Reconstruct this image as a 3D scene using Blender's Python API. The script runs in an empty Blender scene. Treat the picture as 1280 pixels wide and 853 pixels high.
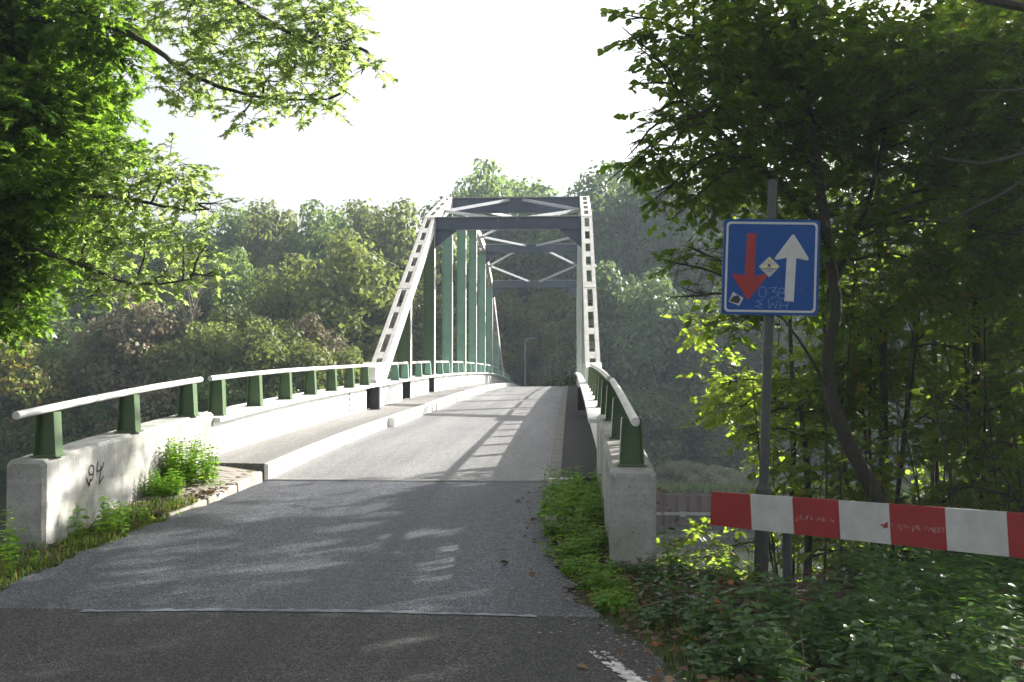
import bpy, math, random
import numpy as np
from mathutils import Vector, Matrix

rnd = random.Random(7)
R = math.radians
S = bpy.context.scene
COL = S.collection

# ------------------------------------------------------------------ camera
cam = bpy.data.cameras.new('camera')
cam.lens = 35.0
cam.sensor_width = 36.0
cam.clip_start = 0.05
cam.clip_end = 3000
camo = bpy.data.objects.new('camera', cam)
COL.objects.link(camo)
camo.location = (0, 0, 1.6)
camo.rotation_euler = (R(90 + 1.356), 0, R(3.358))
S.camera = camo

# ------------------------------------------------------------------ world, sun, exposure
SUN_AZ, SUN_EL = 52.0, 26.0         # azimuth clockwise from +Y
w = bpy.data.worlds.new('World')
S.world = w
w.use_nodes = True
wn = w.node_tree
sky = wn.nodes.new('ShaderNodeTexSky')
sky.sky_type = 'NISHITA'
sky.sun_disc = False
sky.sun_elevation = R(SUN_EL)
sky.sun_rotation = R(SUN_AZ)
sky.air_density = 1.0
sky.dust_density = 4.5
sky.ozone_density = 1.0
hs = wn.nodes.new('ShaderNodeHueSaturation')
hs.inputs['Saturation'].default_value = 0.15
wn.links.new(sky.outputs[0], hs.inputs['Color'])
wn.links.new(hs.outputs[0], wn.nodes['Background'].inputs[0])
wn.nodes['Background'].inputs[1].default_value = 0.086
sun = bpy.data.lights.new('sun', 'SUN')
sun.energy = 5.0
sun.angle = R(0.53)
sun.color = (1.0, 0.945, 0.86)
suno = bpy.data.objects.new('sun', sun)
COL.objects.link(suno)
sd = Vector((math.sin(R(SUN_AZ)) * math.cos(R(SUN_EL)), math.cos(R(SUN_AZ)) * math.cos(R(SUN_EL)), math.sin(R(SUN_EL))))
suno.rotation_euler = sd.to_track_quat('Z', 'Y').to_euler()
S.view_settings.view_transform = 'Standard'
S.view_settings.look = 'None'
S.view_settings.exposure = 1.72
S.view_settings.gamma = 1.0
S.render.engine = 'CYCLES'
c = S.cycles
c.max_bounces = 7
c.diffuse_bounces = 4
c.glossy_bounces = 3
c.transmission_bounces = 5
c.transparent_max_bounces = 8
c.volume_bounces = 1
c.use_denoising = True
c.sample_clamp_indirect = 6.0
c.caustics_reflective = False
c.caustics_refractive = False

# ------------------------------------------------------------------ object helpers
def tag(o, label=None, cat=None, group=None, kind=None):
    if label: o['label'] = label
    if cat: o['category'] = cat
    if group: o['group'] = group
    if kind: o['kind'] = kind
    return o

def empty(name, loc, label, cat, group=None):
    o = bpy.data.objects.new(name, None)
    o.empty_display_size = 0.2
    COL.objects.link(o)
    o.location = loc
    return tag(o, label, cat, group)

def link(name, me, parent=None, world=True):
    o = bpy.data.objects.new(name, me)
    COL.objects.link(o)
    if parent is not None:
        o.parent = parent
        if world:
            base = Vector(parent.location)
            if parent.parent is not None:
                base = base + Vector(parent.parent.location)
            o.location = -base
    return o

def np_mesh(name, V, F, mats, midx=None, smooth=False):
    """V (n,3) array, F list of equal length faces array (m,k)"""
    me = bpy.data.meshes.new(name)
    V = np.asarray(V, dtype=np.float32)
    F = np.asarray(F, dtype=np.int32)
    m, k = F.shape
    me.vertices.add(len(V))
    me.vertices.foreach_set('co', V.ravel())
    me.loops.add(m * k)
    me.loops.foreach_set('vertex_index', F.ravel())
    me.polygons.add(m)
    me.polygons.foreach_set('loop_start', np.arange(0, m * k, k, dtype=np.int32))
    me.polygons.foreach_set('loop_total', np.full(m, k, dtype=np.int32))
    for mt in (mats if isinstance(mats, (list, tuple)) else [mats]):
        me.materials.append(mt)
    if midx is not None:
        me.polygons.foreach_set('material_index', np.asarray(midx, dtype=np.int32))
    if smooth:
        me.polygons.foreach_set('use_smooth', np.ones(m, dtype=bool))
    me.update()
    me.validate()
    return me

class MB:
    def __init__(s):
        s.v, s.f, s.m = [], [], []
    def add(s, vs, fs, mi=0):
        b = len(s.v)
        s.v += [tuple(v) for v in vs]
        s.f += [tuple(b + i for i in f) for f in fs]
        s.m += [mi] * len(fs)
    def box(s, x0, x1, y0, y1, z0, z1, mi=0):
        vs = [(x, y, z) for z in (z0, z1) for y in (y0, y1) for x in (x0, x1)]
        s.add(vs, [(0, 2, 3, 1), (4, 5, 7, 6), (0, 1, 5, 4), (2, 6, 7, 3), (0, 4, 6, 2), (1, 3, 7, 5)], mi)
    def hexa(s, bot, top, mi=0):
        s.add(list(bot) + list(top), [(3, 2, 1, 0), (4, 5, 6, 7), (0, 1, 5, 4), (1, 2, 6, 5), (2, 3, 7, 6), (3, 0, 4, 7)], mi)
    def bar(s, p, q, wx, wz, up=(0, 0, 1), mi=0, off=(0, 0)):
        """rectangular bar from p to q; wx along side, wz along up"""
        p, q = Vector(p), Vector(q)
        d = (q - p).normalized()
        sd_ = d.cross(Vector(up)).normalized()
        u = sd_.cross(d).normalized()
        o = sd_ * off[0] + u * off[1]
        c4 = [(-1, -1), (1, -1), (1, 1), (-1, 1)]
        A = [p + o + sd_ * (a * wx / 2) + u * (b * wz / 2) for a, b in c4]
        B = [q + o + sd_ * (a * wx / 2) + u * (b * wz / 2) for a, b in c4]
        s.add(A + B, [(3, 2, 1, 0), (4, 5, 6, 7), (0, 1, 5, 4), (1, 2, 6, 5), (2, 3, 7, 6), (3, 0, 4, 7)], mi)
    def prism(s, poly, axis, a0, a1, mi=0):
        """poly: 2-D points; axis 0/1/2 the extrusion axis"""
        def P(u, v, a):
            return (a, u, v) if axis == 0 else ((u, a, v) if axis == 1 else (u, v, a))
        n = len(poly)
        vs = [P(u, v, a0) for u, v in poly] + [P(u, v, a1) for u, v in poly]
        fs = [tuple(range(n))[::-1], tuple(range(n, 2 * n))] + [(i, (i + 1) % n, n + (i + 1) % n, n + i) for i in range(n)]
        s.add(vs, fs, mi)
    def tube(s, pts, radii, n=8, mi=0, caps=True):
        pts = [Vector(p) for p in pts]
        if not isinstance(radii, (list, tuple)):
            radii = [radii] * len(pts)
        rings = []
        prev = None
        for i, p in enumerate(pts):
            a = pts[max(i - 1, 0)]
            b = pts[min(i + 1, len(pts) - 1)]
            d = (b - a).normalized()
            if prev is None:
                ref = Vector((0, 0, 1)) if abs(d.z) < 0.9 else Vector((1, 0, 0))
                u = d.cross(ref).normalized()
            else:
                u = (prev - d * prev.dot(d)).normalized()
            prev = u
            v = d.cross(u)
            rings.append([p + (u * math.cos(2 * math.pi * k / n) + v * math.sin(2 * math.pi * k / n)) * radii[i] for k in range(n)])
        vs = [q for r_ in rings for q in r_]
        fs = []
        for i in range(len(rings) - 1):
            for k in range(n):
                k2 = (k + 1) % n
                fs.append((i * n + k, i * n + k2, (i + 1) * n + k2, (i + 1) * n + k))
        if caps:
            fs.append(tuple(range(n))[::-1])
            fs.append(tuple((len(rings) - 1) * n + k for k in range(n)))
        s.add(vs, fs, mi)
    def mesh(s, name, mats, smooth=False, fix=True):
        me = bpy.data.meshes.new(name)
        me.from_pydata(s.v, [], s.f)
        for mt in (mats if isinstance(mats, (list, tuple)) else [mats]):
            me.materials.append(mt)
        me.polygons.foreach_set('material_index', s.m)
        if smooth:
            me.polygons.foreach_set('use_smooth', [True] * len(s.f))
        me.update()
        if smooth:
            try:
                me.set_sharp_from_angle(angle=R(40))
            except Exception:
                pass
        return me
    def build(s, name, mats, parent=None, smooth=False, bevel=0.0):
        o = link(name, s.mesh(name, mats, smooth), parent)
        if bevel:
            b = o.modifiers.new('bevel', 'BEVEL')
            b.width = bevel
            b.segments = 2
            b.limit_method = 'ANGLE'
        return o

# ------------------------------------------------------------------ materials
def _n(nt, t, **kw):
    n = nt.nodes.new(t)
    for k, v in kw.items():
        setattr(n, k, v)
    return n

def noise(nt, scale, detail=6, rough=0.6, vec=None, stretch=None):
    tc = _n(nt, 'ShaderNodeTexCoord') if vec is None else None
    src = tc.outputs['Object'] if vec is None else vec
    if stretch:
        mp = _n(nt, 'ShaderNodeMapping')
        mp.inputs['Scale'].default_value = stretch
        nt.links.new(src, mp.inputs['Vector'])
        src = mp.outputs[0]
    t = _n(nt, 'ShaderNodeTexNoise')
    t.inputs['Scale'].default_value = scale
    t.inputs['Detail'].default_value = detail
    t.inputs['Roughness'].default_value = rough
    nt.links.new(src, t.inputs['Vector'])
    return t.outputs['Fac']

def ramp(nt, fac, stops):
    r_ = _n(nt, 'ShaderNodeValToRGB')
    e = r_.color_ramp.elements
    while len(e) < len(stops):
        e.new(0.5)
    for i, (p, col) in enumerate(stops):
        e[i].position = p
        e[i].color = (*col, 1) if len(col) == 3 else col
    nt.links.new(fac, r_.inputs[0])
    return r_.outputs[0]

def mixc(nt, fac, a, b, mode='MIX'):
    m = _n(nt, 'ShaderNodeMix', data_type='RGBA', blend_type=mode)
    for inp, v in ((0, fac), (6, a), (7, b)):
        if isinstance(v, (int, float)):
            m.inputs[inp].default_value = v
        elif isinstance(v, tuple):
            m.inputs[inp].default_value = (*v[:3], 1)
        else:
            nt.links.new(v, m.inputs[inp])
    return m.outputs[2]

def bump(nt, h, strength, dist):
    b = _n(nt, 'ShaderNodeBump')
    b.inputs['Strength'].default_value = strength
    b.inputs['Distance'].default_value = dist
    nt.links.new(h, b.inputs['Height'])
    return b.outputs[0]

def new_mat(name):
    m = bpy.data.materials.new(name)
    m.use_nodes = True
    nt = m.node_tree
    return m, nt, nt.nodes['Principled BSDF']

def surf(name, base, dirt=None, amount=0.5, scale=3.0, rough=0.7, fine=60, fine_amt=0.25, bmp=0.2, bdist=0.003, metal=0.0, stretch=None, spec=0.5):
    """paint / concrete / metal with blotchy dirt and fine grain"""
    m, nt, p = new_mat(name)
    n1 = noise(nt, scale, 8, 0.65, stretch=stretch)
    n2 = noise(nt, fine, 4, 0.7)
    dark = tuple(v * (1 - fine_amt) for v in base)
    lite = tuple(min(1, v * (1 + fine_amt)) for v in base)
    colr = ramp(nt, n2, [(0.3, dark), (0.7, lite)])
    if dirt:
        f = ramp(nt, n1, [(0.42, (0, 0, 0)), (0.68, (amount,) * 3)])
        colr = mixc(nt, f, colr, dirt)
    nt.links.new(colr, p.inputs['Base Color'])
    rr = ramp(nt, n1, [(0.3, (rough * 0.85,) * 3), (0.7, (min(1, rough * 1.15),) * 3)])
    nt.links.new(rr, p.inputs['Roughness'])
    p.inputs['Metallic'].default_value = metal
    p.inputs['Specular IOR Level'].default_value = spec
    if bmp:
        nt.links.new(bump(nt, n2, bmp, bdist), p.inputs['Normal'])
    return m

def leaf_mat(name, dark, lite, trans, tw=0.45, rough=0.45, autumn=None, aut_amt=0.0, coat=0.35):
    m = bpy.data.materials.new(name)
    m.use_nodes = True
    nt = m.node_tree
    nt.nodes.remove(nt.nodes['Principled BSDF'])
    out = nt.nodes['Material Output']
    geo = _n(nt, 'ShaderNodeNewGeometry')
    oi = _n(nt, 'ShaderNodeObjectInfo')
    n1 = noise(nt, 0.6, 3, 0.6)
    ri = geo.outputs['Random Per Island']
    add = _n(nt, 'ShaderNodeMath', operation='ADD')
    nt.links.new(ri, add.inputs[0])
    nt.links.new(n1, add.inputs[1])
    half = _n(nt, 'ShaderNodeMath', operation='MULTIPLY')
    half.inputs[1].default_value = 0.5
    nt.links.new(add.outputs[0], half.inputs[0])
    colr = ramp(nt, half.outputs[0], [(0.25, dark), (0.8, lite)])
    tr = ramp(nt, half.outputs[0], [(0.2, tuple(v * 0.75 for v in trans)), (0.85, trans)])
    if autumn:
        f = _n(nt, 'ShaderNodeMath', operation='GREATER_THAN')
        f.inputs[1].default_value = 1 - aut_amt
        nt.links.new(ri, f.inputs[0])
        colr = mixc(nt, f.outputs[0], colr, autumn)
        tr = mixc(nt, f.outputs[0], tr, autumn)
    hsv = _n(nt, 'ShaderNodeHueSaturation')
    mr = _n(nt, 'ShaderNodeMapRange')
    mr.inputs['To Min'].default_value = 0.8
    mr.inputs['To Max'].default_value = 1.25
    nt.links.new(oi.outputs['Random'], mr.inputs['Value'])
    nt.links.new(mr.outputs[0], hsv.inputs['Value'])
    nt.links.new(colr, hsv.inputs['Color'])
    pr = _n(nt, 'ShaderNodeBsdfPrincipled')
    pr.inputs['Roughness'].default_value = rough
    pr.inputs['Specular IOR Level'].default_value = coat
    nt.links.new(hsv.outputs[0], pr.inputs['Base Color'])
    tb = _n(nt, 'ShaderNodeBsdfTranslucent')
    nt.links.new(tr, tb.inputs['Color'])
    ms = _n(nt, 'ShaderNodeMixShader')
    ms.inputs[0].default_value = tw
    nt.links.new(pr.outputs[0], ms.inputs[1])
    nt.links.new(tb.outputs[0], ms.inputs[2])
    nt.links.new(ms.outputs[0], out.inputs['Surface'])
    return m

def asphalt(name, base, stone, tint, rough=0.62, patch=0.25, fine=115.0):
    m, nt, p = new_mat(name)
    tc = _n(nt, 'ShaderNodeTexCoord')
    vo = _n(nt, 'ShaderNodeTexVoronoi')
    vo.inputs['Scale'].default_value = fine
    nt.links.new(tc.outputs['Object'], vo.inputs['Vector'])
    sep = _n(nt, 'ShaderNodeSeparateColor')
    nt.links.new(vo.outputs['Color'], sep.inputs[0])
    chips = ramp(nt, sep.outputs[0], [(0.0, tuple(v * 0.45 for v in base)), (0.45, base), (0.75, tint), (1.0, stone)])
    big = noise(nt, 0.7, 6, 0.6)
    colr = mixc(nt, ramp(nt, big, [(0.35, (0, 0, 0)), (0.7, (patch,) * 3)]), chips, tuple(v * 0.45 for v in base))
    med = noise(nt, 9, 6, 0.7)
    colr = mixc(nt, ramp(nt, med, [(0.5, (0, 0, 0)), (0.8, (0.35,) * 3)]), colr, stone)
    trk = noise(nt, 1.5, 4, 0.6, stretch=(1.0, 0.07, 1))
    colr = mixc(nt, ramp(nt, trk, [(0.42, (0.5,) * 3), (0.62, (0, 0, 0))]), colr, tuple(v * 0.55 for v in base))
    nt.links.new(colr, p.inputs['Base Color'])
    rr = ramp(nt, sep.outputs[1], [(0, (rough * 0.8,) * 3), (1, (min(1, rough * 1.25),) * 3)])
    nt.links.new(rr, p.inputs['Roughness'])
    nt.links.new(bump(nt, vo.outputs['Distance'], 0.9, 0.006), p.inputs['Normal'])
    return m

M = {}
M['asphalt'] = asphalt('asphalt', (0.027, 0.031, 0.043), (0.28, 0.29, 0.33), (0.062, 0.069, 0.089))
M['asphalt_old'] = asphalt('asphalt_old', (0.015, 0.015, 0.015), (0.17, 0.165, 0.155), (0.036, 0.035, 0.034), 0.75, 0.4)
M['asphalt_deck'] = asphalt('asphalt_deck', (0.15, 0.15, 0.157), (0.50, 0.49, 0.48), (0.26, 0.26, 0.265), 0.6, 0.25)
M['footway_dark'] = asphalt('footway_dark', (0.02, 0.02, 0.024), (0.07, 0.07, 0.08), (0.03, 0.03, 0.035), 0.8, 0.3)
M['footway_lit'] = asphalt('footway_lit', (0.16, 0.155, 0.15), (0.42, 0.41, 0.39), (0.25, 0.24, 0.23), 0.8, 0.3)  # pale copy for the sunlit left footway, the sunlight put into the colour
M['strip'] = surf('sealed_strip', (0.19, 0.21, 0.24), (0.07, 0.07, 0.08), 0.95, 6, 0.7, 120, 0.3, 0.4)
M['concrete'] = None
M['paint_white'] = surf('off_white_paint', (0.74, 0.74, 0.72), (0.40, 0.37, 0.32), 0.35, 1.5, 0.5, 30, 0.05, 0.05)
M['paint_chord'] = surf('pale_grey_paint', (0.60, 0.595, 0.57), (0.33, 0.27, 0.20), 0.5, 3.5, 0.5, 40, 0.07, 0.08)
M['paint_rail'] = surf('rail_grey_paint', (0.60, 0.60, 0.58), (0.33, 0.30, 0.26), 0.5, 9, 0.45, 90, 0.08, 0.1)
M['paint_green'] = surf('green_paint', (0.055, 0.11, 0.045), (0.10, 0.12, 0.05), 0.6, 5, 0.38, 60, 0.12, 0.1)
M['paint_green_hazy'] = surf('hazy_green_paint', (0.21, 0.37, 0.28), (0.12, 0.24, 0.17), 0.6, 2, 0.4, 50, 0.06, 0.05)  # same green steel farther off, its hazy paleness put into the colour
M['paint_slate'] = surf('slate_paint', (0.045, 0.062, 0.105), (0.03, 0.035, 0.05), 0.5, 2, 0.4, 50, 0.08, 0.05)
M['paint_brace'] = surf('brace_grey_paint', (0.36, 0.38, 0.41), (0.18, 0.18, 0.2), 0.5, 2, 0.45, 50, 0.08, 0.05)
M['black'] = surf('bitumen_black', (0.022, 0.023, 0.026), (0.06, 0.055, 0.05), 0.5, 6, 0.6, 60, 0.2, 0.2)
M['kerb'] = surf('kerb_concrete', (0.56, 0.55, 0.52), (0.25, 0.23, 0.2), 0.55, 4, 0.85, 90, 0.15, 0.3)
M['kerb_worn'] = surf('worn_kerb_concrete', (0.32, 0.30, 0.27), (0.15, 0.13, 0.10), 0.75, 5, 0.9, 90, 0.2, 0.4)
M['kerb_dull'] = surf('dull_kerb_concrete', (0.20, 0.19, 0.17), (0.10, 0.09, 0.08), 0.6, 4, 0.9, 90, 0.15, 0.3)
M['galv'] = surf('galvanised_steel', (0.06, 0.064, 0.066), (0.035, 0.04, 0.035), 0.7, 8, 0.5, 60, 0.2, 0.1, metal=0.3)
M['galv_dark'] = surf('weathered_post_paint', (0.035, 0.038, 0.036), (0.06, 0.06, 0.05), 0.6, 8, 0.6, 60, 0.2, 0.15)
M['sign_blue'] = surf('sign_blue', (0.003, 0.062, 0.26), (0.003, 0.045, 0.18), 0.4, 6, 0.4, 80, 0.05, 0, spec=0.25)
M['sign_white'] = surf('sign_white', (0.46, 0.48, 0.49), (0.34, 0.35, 0.34), 0.5, 8, 0.4, 80, 0.05, 0)
M['sign_red'] = surf('sign_red', (0.26, 0.006, 0.008), (0.17, 0.006, 0.008), 0.5, 8, 0.4, 80, 0.08, 0)
M['sticker_y'] = surf('sticker_yellow', (0.55, 0.58, 0.18), (0.5, 0.5, 0.4), 0.4, 30, 0.5, 80, 0.1, 0)
M['sticker_w'] = surf('sticker_grey', (0.42, 0.44, 0.44), (0.2, 0.2, 0.2), 0.5, 40, 0.5, 80, 0.15, 0)
M['ink'] = surf('ink_black', (0.02, 0.02, 0.022), None, 0, 5, 0.6, 60, 0.1, 0)
M['scratch'] = surf('scrawl_pale', (0.16, 0.24, 0.50), (0.03, 0.08, 0.35), 0.9, 60, 0.6, 60, 0.1, 0)
M['smear'] = surf('smear_dark_blue', (0.015, 0.035, 0.15), (0.012, 0.06, 0.36), 0.9, 30, 0.6, 60, 0.1, 0)
M['soil'] = surf('soil', (0.055, 0.042, 0.028), (0.03, 0.035, 0.015), 0.7, 3, 0.95, 40, 0.5, 0.8, 0.02)
M['joint'] = surf('joint_sand', (0.12, 0.10, 0.075), (0.05, 0.055, 0.025), 0.8, 9, 0.95, 60, 0.3, 0.3)
M['rust'] = surf('rusty_sheet_pile', (0.10, 0.045, 0.034), (0.05, 0.028, 0.022), 0.8, 2, 0.8, 20, 0.3, 0.2, stretch=(1, 1, 0.25))
M['pile_beam'] = surf('waling_grey', (0.30, 0.30, 0.29), (0.15, 0.14, 0.12), 0.6, 2, 0.8, 20, 0.2, 0.2)
M['paver'] = surf('paver_concrete', (0.26, 0.235, 0.21), (0.13, 0.115, 0.085), 0.7, 5, 0.9, 90, 0.25, 0.4)
M['bark'] = surf('bark', (0.038, 0.032, 0.024), (0.03, 0.045, 0.02), 0.6, 4, 0.9, 30, 0.5, 0.8, 0.02, stretch=(1, 1, 0.3))
M['twig'] = surf('twig_bark', (0.05, 0.042, 0.032), None, 0, 4, 0.85, 30, 0.3, 0.2)
M['deadwood'] = surf('bare_grey_wood', (0.26, 0.23, 0.19), (0.14, 0.12, 0.10), 0.5, 4, 0.9, 30, 0.2, 0.2)
M['drytwig'] = surf('dry_twig', (0.15, 0.12, 0.085), (0.07, 0.055, 0.04), 0.6, 6, 0.9, 30, 0.3, 0.2)
M['lamp'] = surf('lamp_grey', (0.42, 0.44, 0.45), None, 0, 4, 0.5, 30, 0.1, 0)

def concrete_mat():
    m, nt, p = new_mat('weathered_concrete')
    n1 = noise(nt, 1.6, 8, 0.7)
    st = noise(nt, 3.0, 8, 0.7, stretch=(1, 1, 0.18))
    fine = noise(nt, 70, 5, 0.7)
    pit = noise(nt, 55, 2, 0.5)
    boards = noise(nt, 2.2, 3, 0.6, stretch=(0.25, 0.25, 4.5))
    c0 = ramp(nt, fine, [(0.3, (0.31, 0.31, 0.30)), (0.7, (0.44, 0.44, 0.425))])
    c1 = mixc(nt, ramp(nt, boards, [(0.45, (0, 0, 0)), (0.62, (0.35,) * 3)]), c0, (0.23, 0.23, 0.215))
    c2 = mixc(nt, ramp(nt, n1, [(0.40, (0, 0, 0)), (0.62, (0.8,) * 3)]), c1, (0.165, 0.17, 0.135))
    c3 = mixc(nt, ramp(nt, st, [(0.50, (0, 0, 0)), (0.66, (0.75,) * 3)]), c2, (0.10, 0.10, 0.09))
    c4 = mixc(nt, ramp(nt, pit, [(0.62, (0, 0, 0)), (0.72, (0.7,) * 3)]), c3, (0.08, 0.08, 0.065))
    nt.links.new(c4, p.inputs['Base Color'])
    p.inputs['Roughness'].default_value = 0.85
    nt.links.new(bump(nt, fine, 0.5, 0.006), p.inputs['Normal'])
    return m
M['concrete'] = concrete_mat()

def board_mat(name, base):
    """reflective barrier sheeting, rubbed and dirty along the middle"""
    m, nt, p = new_mat(name)
    tc = _n(nt, 'ShaderNodeTexCoord')
    n2 = noise(nt, 40, 4, 0.7)
    n1 = noise(nt, 7, 6, 0.7)
    c0 = ramp(nt, n1, [(0.35, tuple(v * 0.75 for v in base)), (0.7, base)])
    c1 = mixc(nt, ramp(nt, n2, [(0.66, (0, 0, 0)), (0.74, (0.5,) * 3)]), c0, (0.10, 0.10, 0.09))
    nt.links.new(c1, p.inputs['Base Color'])
    p.inputs['Roughness'].default_value = 0.45
    return m
M['board_red'] = board_mat('board_red', (0.30, 0.010, 0.014))
M['board_white'] = board_mat('board_white', (0.50, 0.51, 0.50))
def residue_mat():
    m, nt, p = new_mat('glue_residue')
    n2 = noise(nt, 55, 5, 0.75, stretch=(1, 1, 0.5))
    c1 = ramp(nt, n2, [(0.45, (0.28, 0.02, 0.02)), (0.58, (0.32, 0.18, 0.16)), (0.75, (0.42, 0.38, 0.34))])
    nt.links.new(c1, p.inputs['Base Color'])
    p.inputs['Roughness'].default_value = 0.8
    return m
M['residue'] = residue_mat()

def water_mat():
    m, nt, p = new_mat('canal_water')
    n1 = noise(nt, 2.4, 4, 0.6, stretch=(1, 0.35, 1))
    p.inputs['Base Color'].default_value = (0.035, 0.045, 0.03, 1)
    p.inputs['Roughness'].default_value = 0.06
    p.inputs['IOR'].default_value = 1.33
    nt.links.new(bump(nt, n1, 0.25, 0.06), p.inputs['Normal'])
    return m
M['water'] = water_mat()

def ground_mat():
    m, nt, p = new_mat('ground_soil_and_grass')
    n1 = noise(nt, 0.25, 6, 0.6)
    n2 = noise(nt, 14, 8, 0.75)
    litter = ramp(nt, n2, [(0.35, (0.02, 0.016, 0.01)), (0.55, (0.06, 0.045, 0.025)), (0.75, (0.10, 0.07, 0.035))])
    green = ramp(nt, n2, [(0.35, (0.02, 0.035, 0.01)), (0.7, (0.07, 0.11, 0.03))])
    col_ = mixc(nt, ramp(nt, n1, [(0.45, (0, 0, 0)), (0.6, (0.8,) * 3)]), litter, green)
    nt.links.new(col_, p.inputs['Base Color'])
    p.inputs['Roughness'].default_value = 0.95
    nt.links.new(bump(nt, n2, 0.8, 0.05), p.inputs['Normal'])
    return m
M['ground'] = ground_mat()

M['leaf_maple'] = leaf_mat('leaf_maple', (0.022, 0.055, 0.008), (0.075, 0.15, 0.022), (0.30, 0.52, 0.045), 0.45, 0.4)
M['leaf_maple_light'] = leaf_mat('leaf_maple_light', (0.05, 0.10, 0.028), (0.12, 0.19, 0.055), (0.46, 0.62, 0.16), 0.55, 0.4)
M['leaf_hazel'] = leaf_mat('leaf_hazel', (0.018, 0.045, 0.008), (0.055, 0.10, 0.016), (0.30, 0.50, 0.03), 0.45, 0.4)
M['leaf_under'] = leaf_mat('leaf_understory', (0.022, 0.048, 0.01), (0.065, 0.11, 0.02), (0.42, 0.60, 0.05), 0.5, 0.5, (0.30, 0.24, 0.03), 0.04)
M['leaf_shade'] = leaf_mat('leaf_understory_shaded', (0.018, 0.04, 0.008), (0.055, 0.095, 0.016), (0.38, 0.56, 0.05), 0.48, 0.5, (0.30, 0.24, 0.03), 0.03)  # darker copy of the understory leaf, shade put into the colour
M['leaf_nettle'] = leaf_mat('leaf_nettle', (0.02, 0.056, 0.014), (0.058, 0.125, 0.032), (0.18, 0.38, 0.035), 0.33, 0.35, coat=0.6)
M['leaf_weed'] = leaf_mat('leaf_weed', (0.06, 0.15, 0.016), (0.16, 0.30, 0.04), (0.40, 0.66, 0.05), 0.5, 0.45)
M['grass'] = leaf_mat('grass_blade', (0.045, 0.09, 0.015), (0.11, 0.18, 0.035), (0.28, 0.42, 0.05), 0.4, 0.5, (0.28, 0.22, 0.08), 0.15)
M['litter'] = leaf_mat('fallen_leaf', (0.06, 0.04, 0.02), (0.19, 0.12, 0.06), (0.18, 0.10, 0.03), 0.12, 0.7, (0.28, 0.10, 0.03), 0.07)
FT = (0.10, 0.16, 0.03)
M['far_green'] = leaf_mat('far_green', (0.04, 0.072, 0.02), (0.115, 0.17, 0.045), (0.24, 0.36, 0.07), 0.45, 0.55)
M['far_olive'] = leaf_mat('far_olive', (0.065, 0.085, 0.022), (0.16, 0.19, 0.05), (0.30, 0.36, 0.07), 0.42, 0.55)
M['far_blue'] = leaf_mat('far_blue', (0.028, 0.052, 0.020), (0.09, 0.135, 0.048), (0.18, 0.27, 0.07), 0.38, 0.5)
M['far_brown'] = leaf_mat('far_brown', (0.13, 0.105, 0.07), (0.28, 0.225, 0.15), (0.32, 0.25, 0.14), 0.35, 0.6, (0.12, 0.15, 0.05), 0.35)
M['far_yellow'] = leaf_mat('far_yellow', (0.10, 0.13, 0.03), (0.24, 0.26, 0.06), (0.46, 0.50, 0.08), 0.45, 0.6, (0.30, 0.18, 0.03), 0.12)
M['willow'] = leaf_mat('willow_silver', (0.17, 0.19, 0.11), (0.33, 0.35, 0.22), (0.36, 0.38, 0.18), 0.3, 0.6)

# ------------------------------------------------------------------ level profiles
def interp(tab, y):
    if y <= tab[0][0]:
        return tab[0][1]
    if y >= tab[-1][0]:
        return tab[-1][1]
    for i in range(len(tab) - 1):
        if tab[i][0] <= y <= tab[i + 1][0]:
            p1, p2 = tab[i], tab[i + 1]
            p0 = tab[i - 1] if i else p1
            p3 = tab[i + 2] if i + 2 < len(tab) else p2
            h = p2[0] - p1[0]
            m1 = (p2[1] - p0[1]) / max(p2[0] - p0[0], 1e-6)
            m2 = (p3[1] - p1[1]) / max(p3[0] - p1[0], 1e-6)
            t = (y - p1[0]) / h
            return ((2 * t**3 - 3 * t**2 + 1) * p1[1] + (t**3 - 2 * t**2 + t) * h * m1 +
                    (-2 * t**3 + 3 * t**2) * p2[1] + (t**3 - t**2) * h * m2)

RAIL = [(0, 0.80), (6, 1.08), (8.2, 1.215), (10, 1.335), (12.3, 1.45), (16, 1.54), (22.4, 1.617), (28, 1.685), (34, 1.73), (41, 1.738),
        (48, 1.695), (54, 1.63), (59, 1.54), (67, 1.24), (78, 0.65), (84, 0.40), (95, 0.3), (120, 0.3)]
ROAD = [(-30, -0.03), (4, -0.03), (6.4, -0.02), (8.1, 0.01), (10, 0.10), (11.9, 0.19), (16, 0.295), (22.4, 0.365), (28, 0.43), (34, 0.48), (41, 0.495),
        (48, 0.46), (54, 0.40), (59, 0.31), (67, 0.02), (78, -0.55), (84, -0.8), (95, -0.9), (130, -0.9)]
railz = lambda y: interp(RAIL, y)
roadz = lambda y: interp(ROAD, y)
def lin(tab, y):
    return float(np.interp(y, [t[0] for t in tab], [t[1] for t in tab]))
XLt = [(-30, -3.6), (0, -3.9), (5, -4.05), (8.1, -4.12), (9.7, -3.98), (10.6, -3.80), (11.9, -3.68)]
XRt = [(-30, 2.3), (0, 1.6), (3, 1.15), (5, 0.62), (6, 0.34), (6.8, 0.06), (8, -0.10), (10, -0.25), (11.9, -0.26)]

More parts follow.
